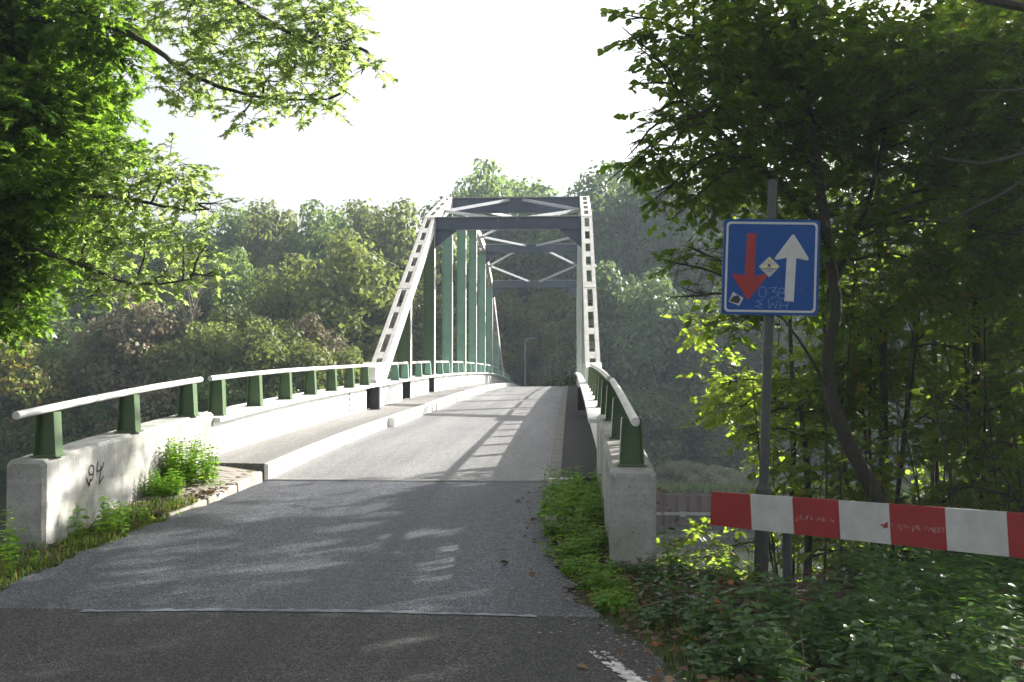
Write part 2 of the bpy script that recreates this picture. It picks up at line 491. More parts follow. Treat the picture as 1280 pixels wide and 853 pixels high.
# ------------------------------------------------------------------ ground
def smooth01(t):
    t = max(0.0, min(1.0, t))
    return t * t * (3 - 2 * t)
def hsh(x, y):
    return 0.5 * math.sin(x * 1.3 + math.sin(y * 0.7) * 2) + 0.5 * math.sin(y * 1.1 + x * 0.45)
def ground(x, y):
    n = hsh(x, y) * 0.04
    edge = 8.9 - 0.75 * smooth01((2.4 - x) / 0.5) * (1 if x > 0.6 else 0) + 9.0 * smooth01((x - 4.5) / 9) + 5 * smooth01((-x - 9) / 12)
    if y < 45:
        near = -0.08 + n
        if -5.0 < x < 1.2 and y < 12.4:
            near = roadz(y) - 0.06
            if x < -4.1 or x > -0.2:
                near = roadz(y) - 0.02 + n * 0.3
            if x > 0.66 or x < -4.88:
                near = min(near, -0.08 - max(0, y - 8.2) * 0.5)
            return near
        if x >= 1.2 or x <= -5.0:
            near -= 0.03 * min(abs(x), 8)
            near = near if abs(x) > 1 else near
        z = near - max(0.0, y - edge) * 0.56
        return max(z, -8.2)
    z = -5.12
    if y > 55:
        z += (y - 55) * 0.13
    z = min(z, -1.0)
    if y > 120:
        z += (y - 120) * 0.02
    z += n * 6 if y > 53 else 0
    if y > 66 and -7 < x < 3:
        z = max(z, roadz(y) - 0.35 - max(0, (abs(x + 2) - 3)) * 0.3)
    return z

def build_ground():
    xs = sorted(set([round(v, 3) for v in np.concatenate([np.linspace(-500, -60, 12), np.linspace(-55, -12, 22), np.arange(-11, -5.2, 0.5),
          [-5.1, -4.9, -4.7, -4.5, -4.3, -4.1, -3.9, -3.6, -3, -2, -1, -0.5, -0.26, -0.1, 0.1, 0.3, 0.5, 0.68, 0.9, 1.2], np.arange(1.6, 12, 0.4),
          np.linspace(13, 55, 22), np.linspace(60, 500, 12)])]))
    ys = sorted(set([round(float(v), 3) for v in np.concatenate([np.linspace(-300, -10, 8), np.arange(-8, 2, 1.0), np.arange(2, 12.3, 0.3), [12.38, 12.42], np.arange(12.6, 26, 0.6),
          [28, 32, 38, 44, 51.9, 52.25], np.arange(53, 70, 1), np.arange(70, 120, 2), np.linspace(125, 700, 14)])]))
    V = [(x, y, ground(x, y)) for y in ys for x in xs]
    nx = len(xs)
    F = [(j * nx + i, j * nx + i + 1, (j + 1) * nx + i + 1, (j + 1) * nx + i) for j in range(len(ys) - 1) for i in range(nx - 1)]
    # the canal bed between 44 and 52 is kept deep
    V = [(x, y, -8.2 if 44 < y < 52 else z) for x, y, z in V]
    me = np_mesh('ground', V, F, M['ground'], smooth=True)
    return tag(link('ground', me), kind='structure')
build_ground()

mb = MB()
mb.box(-500, 500, 19.0, 52.1, -7.0, -6.62)
tag(mb.build('canal_water', M['water']), kind='structure')

# ------------------------------------------------------------------ roads
def strip_mesh(name, ys, xl, xr, zf, mat, nx=8, kind='structure', parent=None):
    V, F = [], []
    for y in ys:
        a, b = xl(y), xr(y)
        for i in range(nx + 1):
            x = a + (b - a) * i / nx
            V.append((x, y, zf(x, y)))
    for j in range(len(ys) - 1):
        for i in range(nx):
            F.append((j * (nx + 1) + i, j * (nx + 1) + i + 1, (j + 1) * (nx + 1) + i + 1, (j + 1) * (nx + 1) + i))
    me = np_mesh(name, V, F, mat, smooth=True)
    return tag(link(name, me, parent), kind=kind)

jag = lambda y, s: 0.035 * math.sin(y * 7.3 + s) + 0.025 * math.sin(y * 17.1 + s * 2) + 0.012 * math.sin(y * 41 + s)
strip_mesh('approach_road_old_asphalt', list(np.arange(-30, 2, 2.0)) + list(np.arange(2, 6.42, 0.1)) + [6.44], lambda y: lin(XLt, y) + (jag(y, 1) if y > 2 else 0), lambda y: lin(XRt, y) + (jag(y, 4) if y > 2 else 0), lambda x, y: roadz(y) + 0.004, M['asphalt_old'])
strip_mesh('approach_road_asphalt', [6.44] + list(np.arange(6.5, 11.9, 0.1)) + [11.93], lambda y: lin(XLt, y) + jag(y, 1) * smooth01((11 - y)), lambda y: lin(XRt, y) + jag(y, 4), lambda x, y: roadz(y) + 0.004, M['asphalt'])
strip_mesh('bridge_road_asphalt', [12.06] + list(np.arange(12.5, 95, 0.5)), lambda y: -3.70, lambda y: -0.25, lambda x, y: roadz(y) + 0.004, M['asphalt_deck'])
strip_mesh('far_road_asphalt', [94.5, 100, 110, 125], lambda y: -3.9 - (y - 94.5) * 0.2, lambda y: 0.0 - (y - 94.5) * 0.2, lambda x, y: roadz(y) + 0.02, M['asphalt'])
# pale sealed joint across the approach, slightly bowed
strip_mesh('road_seam', [0, 1], lambda y: -3.2, lambda y: -0.22, lambda x, y: 0, M['strip'], nx=70)
o = bpy.data.objects['road_seam']
me = o.data
for v in me.vertices:
    k = (v.co.x + 2.0) / 1.8
    top = v.co.y > 0.5
    v.co.y = 6.50 - 0.10 * k * k + 0.03 * v.co.x + (0.085 if top else 0) * (1 - 0.35 * abs(k))
    v.co.y += rnd.uniform(-0.009, 0.009) + (rnd.uniform(-0.03, 0.005) if top else 0)
    v.co.z = roadz(v.co.y) + 0.009
# expansion joint: two steel strips with a gap
mb = MB()
for y0, y1 in ((11.93, 11.965), (12.02, 12.06)):
    mb.box(-3.72, -0.24, y0, y1, 0.08, roadz(12) + 0.012)
mb.box(-3.72, -0.24, 11.965, 12.02, 0.05, roadz(12) - 0.02, 1)
tag(mb.build('expansion_joint', [M['pile_beam'], M['black']]), kind='structure')
# white edge marking, worn
mk = MB()
rr2 = random.Random(3)
pts = []
for i in range(91):
    t = i / 90
    y = 5.68 - 2.2 * t
    x = 0.10 + 0.30 * (5.68 - y) + 0.10 * (5.68 - y) ** 2
    pts.append((x, y))
for i in range(90):
    (xa, ya), (xb, yb) = pts[i], pts[i + 1]
    for k in range(8):
        edge_p = 0.55 if k in (0, 7) else 0.93
        if rr2.random() < (0.45 if i < 8 else edge_p):
            a0, a1 = k * 0.013, (k + 1) * 0.013
            z = roadz(ya) + 0.009
            mk.add([(xa + a0, ya, z), (xa + a1, ya, z), (xb + a1, yb, z), (xb + a0, yb, z)], [(3, 2, 1, 0)])
M['roadpaint'] = surf('worn_road_paint', (0.55, 0.54, 0.52), (0.08, 0.08, 0.08), 0.95, 14, 0.7, 90, 0.2, 0.2)
tag(mk.build('edge_marking', M['roadpaint']), kind='structure')

# ------------------------------------------------------------------ brick pavement on the left
pav = tag(bpy.data.objects.new('brick_pavement', None), kind='structure')
COL.objects.link(pav)
def paver_z(x, y):
    u = (y - 9.7) / 2.2
    k = smooth01((lin(XLt, y) - x) / 0.7)
    return roadz(y) + 0.05 + u * (0.07 + 0.07 * k)
mb = MB()
mb.box(-0.0965, 0.0965, -0.0445, 0.0445, -0.05, 0.0)
pm = mb.mesh('paver', M['paver'])
rp = random.Random(11)
yy = 9.75
row = 0
while yy < 11.9:
    xx = -4.50 + (0.1 if row % 2 else 0)
    while xx < lin(XLt, yy) - 0.22:
        p = bpy.data.objects.new('paver', pm)
        COL.objects.link(p)
        p.parent = pav
        p.location = (xx + 0.1, yy, paver_z(xx + 0.1, yy) + rp.uniform(-0.003, 0.003))
        p.rotation_euler = (math.atan((paver_z(xx + 0.1, yy + 0.05) - paver_z(xx + 0.1, yy - 0.05)) / 0.1) + rp.uniform(-0.02, 0.02),
                            -math.atan((paver_z(xx + 0.15, yy) - paver_z(xx + 0.05, yy)) / 0.1) + rp.uniform(-0.015, 0.015), rp.uniform(-0.02, 0.02))
        xx += 0.2
    yy += 0.0935
    row += 1
mb = MB()
mb.hexa([(-4.52, 9.7, -0.1), (-3.9, 9.7, -0.1), (-3.85, 11.93, 0), (-4.52, 11.93, 0)],
        [(-4.52, 9.7, roadz(9.7) + 0.035), (-4.05, 9.7, roadz(9.7) + 0.03), (-3.88, 11.93, roadz(11.93) + 0.10), (-4.52, 11.93, roadz(11.93) + 0.16)])
mb.build('bedding_sand', M['soil'], pav)
strip_mesh('joint_sand', list(np.arange(9.72, 11.95, 0.1)), lambda y: -4.52, lambda y: lin(XLt, y) - 0.13, lambda x, y: paver_z(x, y) - 0.006, M['joint'], parent=pav)
for ya, yb, h0, h1 in ((9.75, 10.42, 0.03, 0.05), (10.44, 11.12, 0.055, 0.085), (11.14, 11.84, 0.10, 0.13)):
    mb = MB()
    x0, x1 = lin(XLt, ya), lin(XLt, yb)
    mb.hexa([(x0 - 0.14, ya, -0.15), (x0, ya, -0.15), (x1, yb, -0.15), (x1 - 0.14, yb, -0.15)],
            [(x0 - 0.14, ya, roadz(ya) + h0), (x0 - 0.02, ya, roadz(ya) + h0), (x1 - 0.02, yb, roadz(yb) + h1), (x1 - 0.14, yb, roadz(yb) + h1)])
    mb.build('kerb_stone', M['kerb_worn'], pav, bevel=0.02)

# ------------------------------------------------------------------ handrail posts and rails (shared builders)
def post_mesh(sgn, mat, h=0.44, green=0):
    """I-shaped tapering post: web across the bridge, flanges along it. sgn=+1: inner side towards +X"""
    b = MB()
    wb, wt = 0.092, 0.07
    b.add([(-wb, -0.005, 0), (wb, -0.005, 0), (wt, -0.005, h), (-wt, -0.005, h), (-wb, 0.005, 0), (wb, 0.005, 0), (wt, 0.005, h), (-wt, 0.005, h)],
          [(0, 1, 2, 3), (7, 6, 5, 4), (0, 4, 5, 1), (2, 6, 7, 3), (1, 5, 6, 2), (0, 3, 7, 4)])
    for s_ in (-1, 1):
        d = 0.065
        x0, x1 = s_ * wb, s_ * wt
        e = s_ * 0.012
        b.hexa([(x0, -d, 0), (x0 + e, -d, 0), (x0 + e, d, 0), (x0, d, 0)] if s_ > 0 else [(x0 + e, -d, 0), (x0, -d, 0), (x0, d, 0), (x0 + e, d, 0)],
               [(x1, -d, h), (x1 + e, -d, h), (x1 + e, d, h), (x1, d, h)] if s_ > 0 else [(x1 + e, -d, h), (x1, -d, h), (x1, d, h), (x1 + e, d, h)])
    b.box(-wb - 0.03, wb + 0.03, -0.09, 0.09, -0.012, 0.004)
    return b.mesh('railing_post', mat)
post_me = post_mesh(1, M['paint_green'])
post_hazy = post_mesh(1, M['paint_green_hazy'])

def rail_tube(parent, x, y0, y1, r=0.034, mat='paint_rail'):
    n = max(2, int((y1 - y0) / 1.2) + 1)
    b = MB()
    b.tube([(x, y0 + (y1 - y0) * i / (n - 1), railz(y0 + (y1 - y0) * i / (n - 1)) - 0.036) for i in range(n)], r, 14)
    return b.build('handrail', M[mat], parent, smooth=True)

LOFF = [(12.4, 0.53), (16, 0.50), (22, 0.475), (80, 0.47)]
ledge = lambda y: railz(y) - lin(LOFF, y)

def place_post(parent, x, y, me=None, base=None):
    p = bpy.data.objects.new('railing_post', me or post_me)
    COL.objects.link(p)
    p.parent = parent
    b = ledge(y) + 0.008 if base is None else base
    p.scale = (1, 1, (railz(y) - 0.064 - b) / 0.44)
    p.location = Vector((x, y, b)) - Vector(parent.location)
    return p

# ------------------------------------------------------------------ concrete parapet walls
def wall_mesh(x0, x1, y0, y1, zt, zb):
    """bevelled wall whose top follows zt(y)"""
    b = MB()
    c_ = 0.035
    prof = lambda y: [(x0, zb), (x1, zb), (x1, zt(y) - c_), (x1 - c_, zt(y)), (x0 + c_, zt(y)), (x0, zt(y) - c_)]
    n = 6
    rows = []
    ysw = [y0 + (y1 - y0) * i / n for i in range(n + 1)]
    for i, y in enumerate(ysw):
        P = prof(y)
        rows.append([(px, y, pz) for px, pz in P])
    # end chamfer rings
    def shrink(row, y, d):
        cx = (x0 + x1) / 2
        out = []
        for px, _, pz in row:
            out.append((px + (d if px < cx else -d), y, pz - (d if pz > zb else 0)))
        return out
    rows = [shrink(rows[0], y0 - 0.03, 0.03)] + rows + [shrink(rows[-1], y1 + 0.03, 0.03)]
    V = [v for r_ in rows for v in r_]
    F = []
    for i in range(len(rows) - 1):
        for k in range(6):
            k2 = (k + 1) % 6
            F.append((i * 6 + k, i * 6 + k2, (i + 1) * 6 + k2, (i + 1) * 6 + k))
    F.append((5, 4, 3, 2, 1, 0))
    L_ = (len(rows) - 1) * 6
    F.append(tuple(L_ + k for k in range(6)))
    b.add(V, F)
    return b

XPL, XPR = -4.64, 0.505
wt = lambda y: railz(y) - 0.46
for side, (x0, x1, xc, ya, yb, lab) in enumerate(((-4.90, -4.54, XPL, 8.42, 12.45, 'long pale concrete parapet wall with black scrawl, on the left of the road'),
                                  (0.32, 0.69, XPR, 8.13, 12.25, 'narrow concrete parapet wall seen end on, beside the footway right of the road'))):
    pw = empty('parapet_wall', ((x0 + x1) / 2, ya, 0), lab, 'parapet wall', 'concrete parapets at the bridge approach')
    b = wall_mesh(x0, x1, ya, yb, wt, -4.5)
    b.build('wall', M['concrete'], pw)
    for i in range(3):
        y = ya + 0.20 + 1.62 * i
        place_post(pw, xc, y, base=wt(y) + 0.012)
    rail_tube(pw, xc, ya - 0.32, yb - 0.18, 0.035)
    if side == 0:
        # black scrawl, drawn as thin strokes on the inner face
        g = MB()
        def stroke(P, wd=0.012, x=x1 + 0.003):
            for (a, bz), (c1, dz) in zip(P[:-1], P[1:]):
                dy, dzz = c1 - a, dz - bz
                L2 = math.hypot(dy, dzz) or 1
                ny, nz = -dzz / L2 * wd / 2, dy / L2 * wd / 2
                g.add([(x, a + ny, bz + nz), (x, a - ny, bz - nz), (x, c1 - ny, dz - nz), (x, c1 + ny, dz + nz)], [(0, 1, 2, 3), (3, 2, 1, 0)])
        y0s, z0s = 9.22, 0.60
        circ = lambda cy, cz, ry, rz, a0=0, a1=360: [(cy + ry * math.cos(R(a)), cz + rz * math.sin(R(a))) for a in range(a0, a1 + 1, 30)]
        stroke(circ(y0s, z0s, 0.05, 0.045))
        stroke([(y0s + 0.05, z0s), (y0s + 0.03, z0s - 0.08), (y0s - 0.06, z0s - 0.13)])
        stroke([(y0s - 0.10, z0s - 0.06), (y0s - 0.04, z0s - 0.15), (y0s - 0.01, z0s - 0.08)])
        stroke([(y0s + 0.13, z0s + 0.07), (y0s + 0.11, z0s - 0.03), (y0s + 0.22, z0s - 0.01), (y0s + 0.25, z0s + 0.05)])
        stroke([(y0s + 0.20, z0s + 0.02), (y0s + 0.16, z0s - 0.15), (y0s + 0.26, z0s - 0.08)])
        g.build('scrawl', M['ink'], pw)

# black rubber stub between right wall and steel ledge, seen as dark gap cover
# ------------------------------------------------------------------ the steel bridge
BR = empty('truss_bridge', (-2.08, 12.5, 0.2), 'steel truss bridge with pale arched chords and green uprights spanning the canal', 'bridge')
NODES = [28.6 + 5.03 * k for k in range(8)]            # uprights
Y0b, Y1b = 23.55, NODES[-1] + 5.0
CH = [(Y0b, 1.08), (NODES[1], 6.64), (NODES[2], 8.14), (NODES[3], 8.62), (NODES[4], 8.62), (NODES[5], 8.14), (NODES[6], 6.60), (Y1b, 0.9)]
def chz(y):
    return lin(CH, y)
XI = {-1: -4.60, 1: 0.38}                               # inner faces of the trusses
DECK0, DECK1 = 12.45, 76.0

# deck slab and edge girders, footways, kerbs
def sweep(name, prof, ys, mat, zf, parent=BR, smooth=False):
    b = MB()
    n = len(prof)
    V = [(x, y, zf(y) + z) for y in ys for x, z in prof]
    F = []
    for j in range(len(ys) - 1):
        for k in range(n):
            k2 = (k + 1) % n
            F.append((j * n + k, (j + 1) * n + k, (j + 1) * n + k2, j * n + k2))
    F.append(tuple(range(n)))
    F.append(tuple((len(ys) - 1) * n + k for k in range(n))[::-1])
    b.add(V, F)
    return b.build(name, mat, parent, smooth)
ysd = [DECK0] + list(np.arange(14, DECK1, 2.0)) + [DECK1]
sweep('deck_slab', [(-4.95, -0.9), (0.75, -0.9), (0.75, -0.02), (-4.95, -0.02)], [12.06] + ysd, M['pile_beam'], roadz)
# left: recessed girder plate with an overhanging ledge
for s_, xin in ((-1, -4.615), (1, 0.395)):
    for ga, gb in ((DECK0, 22.35), (23.25, 27.2), (28.72, 32.3), (33.76, 76.0)):
        ysg = [ga] + [y for y in np.arange(math.ceil(ga) + 0.0, gb, 2.0) if y > ga + 0.2] + [gb]
        o_ = s_
        sweep('edge_girder', sorted([(xin, -0.72), (xin + o_ * 0.03, -0.72)]) + sorted([(xin, -0.057), (xin + o_ * 0.03, -0.057)], reverse=True),
              ysg, M['paint_white'], ledge)
    sweep('girder_back', sorted([(xin + o_ * 0.27, -0.75), (xin + o_ * 0.30, -0.75)]) + sorted([(xin + o_ * 0.27, -0.058), (xin + o_ * 0.30, -0.058)], reverse=True),
          ysd, M['black'], ledge)  # black backing added so the openings in the girder look dark
    xa = xin - o_ * 0.17
    sweep('ledge_plate', sorted([(xa, -0.055), (xin + o_ * 0.36, -0.055)]) + sorted([(xa, 0), (xin + o_ * 0.36, 0)], reverse=True), ysd, M['paint_white'], ledge)
# thin joints in the girder plates
# footways
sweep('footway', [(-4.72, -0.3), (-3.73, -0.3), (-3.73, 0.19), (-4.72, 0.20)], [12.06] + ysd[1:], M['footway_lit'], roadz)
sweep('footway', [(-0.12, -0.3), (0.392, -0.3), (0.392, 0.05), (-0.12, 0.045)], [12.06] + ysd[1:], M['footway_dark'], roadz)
for (ya, yb, xk) in ((12.0, 19.9, -3.68), (19.94, 26.0, -3.54), (26.03, 32.5, -3.49), (32.53, 41, -3.48), (41.03, 52, -3.48), (52.03, 76, -3.48)):
    n = max(2, int((yb - ya) / 2) + 1)
    sweep('kerb_beam', [(-3.735, -0.3), (xk, -0.3), (xk, 0.175), (xk - 0.015, 0.194), (-3.735, 0.194)], [ya + (yb - ya) * i / n for i in range(n + 1)], M['paint_white'], roadz)  # concrete kerb given off-white: the sun on it is put into the colour
for i in range(16):
    ya = 12.06 + i * 4
    sweep('kerb_beam', [(-0.26, -0.3), (-0.12, -0.3), (-0.12, 0.05), (-0.25, 0.05), (-0.26, 0.04)], [ya, ya + 2, ya + 3.98], M['kerb_dull'], roadz)

# chords: two side plates, perforated cover plates top and bottom
SEG = [(Y0b, NODES[0], 4, 0.60, 1.0), (NODES[0], NODES[1], 5, 0.50, 1.0)]
def chord(side):
    xi = XI[side]
    xo = xi + side * 0.345
    xa, xb = min(xi, xo), max(xi, xo)
    dep = 0.40
    b = MB()
    gus = MB()
    segs = []
    yk = [Y0b, NODES[0], NODES[1], NODES[2], NODES[3], NODES[4], NODES[5], NODES[6], NODES[7], Y1b]
    for i in range(len(yk) - 1):
        segs.append((yk[i], yk[i + 1]))
    for i, (ya, yb) in enumerate(segs):
        pa, pb = Vector((0, ya, chz(ya))), Vector((0, yb, chz(yb)))
        d = (pb - pa)
        L_ = d.length
        d = d / L_
        nrm = Vector((0, -d.z, d.y))
        def q(x, s, h):
            v = pa + d * s + nrm * h
            return (x, v.y, v.z)
        # side plates (h 0 = top, -dep = bottom)
        for x0_, x1_ in ((xa, xa + 0.02), (xb - 0.02, xb)):
            b.hexa([q(x0_, 0, -dep), q(x1_, 0, -dep), q(x1_, L_, -dep), q(x0_, L_, -dep)],
                   [q(x0_, 0, -0.006), q(x1_, 0, -0.006), q(x1_, L_, -0.006), q(x0_, L_, -0.006)])
        # cover plates with slots
        ns = {0: 4, 1: 5, 2: 4, 7: 5, 8: 4}.get(i, 5)
        pitch = (L_ - 0.45) / ns
        for h0, h1 in ((-0.006, 0.012), (-dep - 0.012, -dep)):
            e = 0.097
            for x0_, x1_ in ((xa - 0.01, xa + e), (xb - e, xb + 0.01)):
                b.hexa([q(x0_, 0, h0), q(x1_, 0, h0), q(x1_, L_, h0), q(x0_, L_, h0)],
                       [q(x0_, 0, h1), q(x1_, 0, h1), q(x1_, L_, h1), q(x0_, L_, h1)])
            cross = [(0, 0.26)]
            for k in range(1, ns):
                s0 = 0.225 + k * pitch
                cw = 0.13 if i in (0, 8) else 0.19
                cross.append((s0 - pitch * cw, s0 + pitch * cw))
            cross.append((L_ - 0.26, L_))
            for sa, sb in cross:
                b.hexa([q(xa + e, sa, h0 + .002), q(xb - e, sa, h0 + .002), q(xb - e, sb, h0 + .002), q(xa + e, sb, h0 + .002)],
                       [q(xa + e, sa, h1 - .002), q(xb - e, sa, h1 - .002), q(xb - e, sb, h1 - .002), q(xa + e, sb, h1 - .002)])
        # splice seam
        if i in (0, 1, 7):
            for s0 in (L_,):
                b.hexa([q(xa - 0.03, s0 - 0.16, 0.012), q(xb + 0.03, s0 - 0.16, 0.012), q(xb + 0.03, s0 - 0.12, 0.012), q(xa - 0.03, s0 - 0.12, 0.012)],
                       [q(xa - 0.03, s0 - 0.16, 0.02), q(xb + 0.03, s0 - 0.16, 0.02), q(xb + 0.03, s0 - 0.12, 0.02), q(xa - 0.03, s0 - 0.12, 0.02)])
    b.build('chord', M['paint_chord'], BR)
    # foot gussets
    for yb_, s_ in ((Y0b, 1), (Y1b, -1)):
        for x0_, x1_ in ((xi - 0.012, xi + 0.012), (xo - 0.012, xo + 0.012)):
            g = MB()
            zb = railz(yb_)
            g.prism([(yb_ - s_ * 0.25, zb - 0.10), (yb_ - s_ * 0.10, zb - 0.50), (yb_ + s_ * 0.30, zb - 0.78), (yb_ + s_ * 0.80, zb - 0.50), (yb_ + s_ * 1.75, chz(yb_ + s_ * 1.75) - 0.30), (yb_ + s_ * 1.45, chz(yb_ + s_ * 1.45) + 0.01), (yb_ + s_ * 1.0, chz(yb_ + s_ * 1.0) + 0.012), (yb_ + s_ * 0.1, zb + 0.02)], 0, x0_ + side * -0.004, x1_ + side * -0.004)
            g.build('gusset', M['paint_white'], BR)
        g = MB()
        g.hexa([(min(xi, xo), yb_ - s_ * 0.24, railz(yb_) - 0.40), (max(xi, xo), yb_ - s_ * 0.24, railz(yb_) - 0.40), (max(xi, xo), yb_ - s_ * 0.22, railz(yb_) - 0.40), (min(xi, xo), yb_ - s_ * 0.22, railz(yb_) - 0.40)],
               [(min(xi, xo), yb_ - s_ * 0.26, railz(yb_) - 0.10), (max(xi, xo), yb_ - s_ * 0.26, railz(yb_) - 0.10), (max(xi, xo), yb_ + s_ * 0.10, railz(yb_) + 0.02), (min(xi, xo), yb_ + s_ * 0.10, railz(yb_) + 0.02)])
        g.box(min(xi, xo) + 0.05, max(xi, xo) - 0.05, *sorted((yb_ - s_ * 0.12, yb_ + s_ * 0.22)), roadz(yb_) - 1.2, railz(yb_) - 0.86, 1)
        g.build('bearing_block', [M['paint_chord'], M['black']], BR)
chord(-1)
chord(1)

def upright(side, y, idx):
    xi = XI[side]
    xo = xi + side * 0.385
    ztop = chz(y) - 0.42
    zled = ledge(y)
    zfoot = roadz(y) + 0.17
    b = MB()
    fw = 0.11
    mm = 0
    for kf, (x0_, x1_) in enumerate((sorted((xi, xi + side * 0.016)), sorted((xo, xo - side * 0.016)))):
        b.box(x0_, x1_, y - fw, y + fw, zled, ztop, 0)
        b.box(x0_, x1_, y - fw, y + fw, zfoot - 0.02, zled, 1)
        if kf == 0:  # pale strips paint the sunlit sliver of the green inner flange
            b.box(*sorted((xi - side * 0.003, xi - side * 0.0005)), y - fw + 0.002, y + fw - 0.002, zfoot, ztop, 2)
            b.box(*sorted((xi - side * 0.003, xi + side * 0.018)), y - fw - 0.003, y - fw - 0.0005, zfoot, ztop, 2)
    b.box(min(xi, xo) + 0.016, max(xi, xo) - 0.016, y - 0.008, y + 0.008, zled, ztop, mm)
    b.box(min(xi, xo) + 0.016, max(xi, xo) - 0.016, y - 0.009, y + 0.009, zfoot - 0.02, zled, 1)
    if idx in (0, 1):
        for k in range(6 if idx else 2):
            z = zled + 1.6 + k * 0.75
            if z < ztop:
                b.box(min(xi, xo) + 0.016, max(xi, xo) - 0.016, y - 0.08, y + 0.08, z, z + 0.014, mm)
    return b.build('upright', [M['paint_green_hazy'] if idx > 1 else M['paint_green'], M['black'], M['paint_chord']], BR)  # nearest two darker, the rest paler: shade and haze put into the paint
for s_ in (-1, 1):
    for i, y in enumerate(NODES):
        upright(s_, y, i)
    # base brackets below the ledge: a black stub before the first gusset
    b = MB()
    xi = XI[s_]
    for yb_ in (22.75,):
        b.box(*sorted((xi + s_ * 0.02, xi - s_ * 0.20)), yb_ - 0.012, yb_ + 0.012, roadz(yb_) + 0.19, ledge(yb_) - 0.06)
        b.box(*sorted((xi - s_ * 0.20, xi - s_ * 0.215)), yb_ - 0.09, yb_ + 0.09, roadz(yb_) + 0.19, ledge(yb_) - 0.06)
    b.build('bracket', M['black'], BR)

# cross beams with knee brackets
def cross_beam(y, ztop, depth, knee=True, name='cross_beam', m='paint_slate', lift=0.0):
    b = MB()
    xa, xb = XI[-1] + 0.004, XI[1] - 0.004
    b.box(xa, xb, y - 0.008, y + 0.008, ztop - depth + 0.02, ztop - 0.02, 0)
    b.box(xa, xb, y - 0.13, y + 0.13, ztop - 0.02, ztop, 1)  # top flange in paler grey, its sunlight put into the colour
    b.box(xa, xb, y - 0.13, y + 0.13, ztop - depth, ztop - depth + 0.02, 0)
    b.build(name, [M[m], M['paint_brace']], BR)
    if knee:
        for s2, x in ((1, xa), (-1, xb)):
            k = MB()
            k.prism([(x, ztop - depth), (x + s2 * 0.75, ztop - depth), (x, ztop - depth - 0.62)], 1, y - 0.009, y + 0.009, 0)
            k.bar((x + s2 * 0.75, y, ztop - depth - 0.006), (x, y, ztop - depth - 0.626), 0.16, 0.012, mi=0)
            k.build('knee_plate', M[m], BR)
cross_beam(NODES[1], CH[1][1] - 0.02, 0.44)
cross_beam(NODES[2], CH[2][1] - 0.02, 0.60, knee=False)
cross_beam(NODES[5], CH[5][1] - 0.02, 0.44, knee=True)
cross_beam(NODES[6], CH[6][1] - 0.02, 0.42, knee=True)
ymid = (NODES[3] + NODES[4]) / 2
cross_beam(ymid, 8.5, 0.24, knee=False)
def brace(p, q, wd=0.13):
    b = MB()
    b.bar(p, q, wd, 0.012, off=(0, 0.0), mi=0)
    b.bar(p, q, 0.012, 0.10, off=(wd / 2 - 0.006, -0.056), mi=0)
    b.bar(p, q, 0.012, 0.10, off=(-wd / 2 + 0.006, -0.056), mi=0)
    b.build('brace', M['paint_brace'], BR)
XM = (XI[-1] + XI[1]) / 2
mids = [(NODES[1], CH[1][1]), (NODES[2], CH[2][1]), (ymid, 8.5), (NODES[5], CH[5][1]), (NODES[6], CH[6][1])]
for a, bq in zip(mids[:-1], mids[1:]):
    yh = (a[0] + bq[0]) / 2 if abs(a[0] - bq[0]) < 6 else ((NODES[2] + NODES[3]) / 2 if a[0] < ymid else (NODES[4] + NODES[5]) / 2)
    zh = chz(yh) - 0.12
    for s_ in (-1, 1):
        for t in (a, bq):
            brace((XI[s_] - s_ * 0.02, yh, zh), (XM + s_ * 0.28, t[0], t[1] - 0.06), 0.12)

bo = MB()
def bolt(x, y, z, r_=0.022, side_=1):
    n_ = 6
    ring0 = [(x, y + r_ * math.cos(2 * math.pi * k / n_), z + r_ * math.sin(2 * math.pi * k / n_)) for k in range(n_)]
    ring1 = [(x + 0.014 * side_, b_[1], b_[2]) for b_ in ring0]
    bo.add(ring0 + ring1, [tuple(range(n_, 2 * n_))] + [(k, (k + 1) % n_, n_ + (k + 1) % n_, n_ + k) for k in range(n_)])
for s_ in (-1, 1):
    xf = XI[s_] - s_ * 0.010
    for k in range(6):
        yb_ = Y0b + 0.15 + 0.26 * k
        bolt(xf, yb_, chz(yb_) - 0.07, side_=-s_)
        bolt(xf, yb_ + 0.1, chz(yb_) - 0.30, side_=-s_)
    for k in range(5):
        bolt(xf, Y0b + 0.25 + 0.12 * k, railz(Y0b) - 0.42, side_=-s_)
    for yn in NODES[1:3]:
        for k in range(6):
            for dz in (0.07, 0.33):
                yy2 = yn - 0.5 + 0.18 * k
                bolt(XI[s_] - s_ * 0.0005, yy2, chz(yy2) - dz, side_=-s_)
tag(bo.build('bolt', M['paint_chord'], BR), kind='stuff')

# railings on the bridge
for s_, xc in ((-1, XPL + 0.03), (1, XPR - 0.02)):
    for k in range(7):
        y = 12.78 + 1.56 * k
        place_post(BR, xc, y)
    rail_tube(BR, xc, 12.52, 23.3)
    rail_tube(BR, xc, 25.0, 27.9)
    for y in (26.0, 27.6):
        place_post(BR, xc, y, post_hazy)
    for i, y in enumerate(NODES[:-1]):
        rail_tube(BR, xc - s_ * 0.0, y + 0.13, y + 3.75)
        for dy in (1.5, 3.5):
            place_post(BR, xc, y + dy, post_hazy)
    rail_tube(BR, xc, NODES[-1] + 0.2, NODES[-1] + 3.4, 0.04, 'paint_green_hazy')
    place_post(BR, xc, NODES[-1] + 1.5, post_hazy)
    rail_tube(BR, xc, Y1b + 0.3, 76, 0.04, 'paint_green_hazy')
    for k in range(5):
        place_post(BR, xc, Y1b + 0.7 + 1.5 * k, post_hazy)

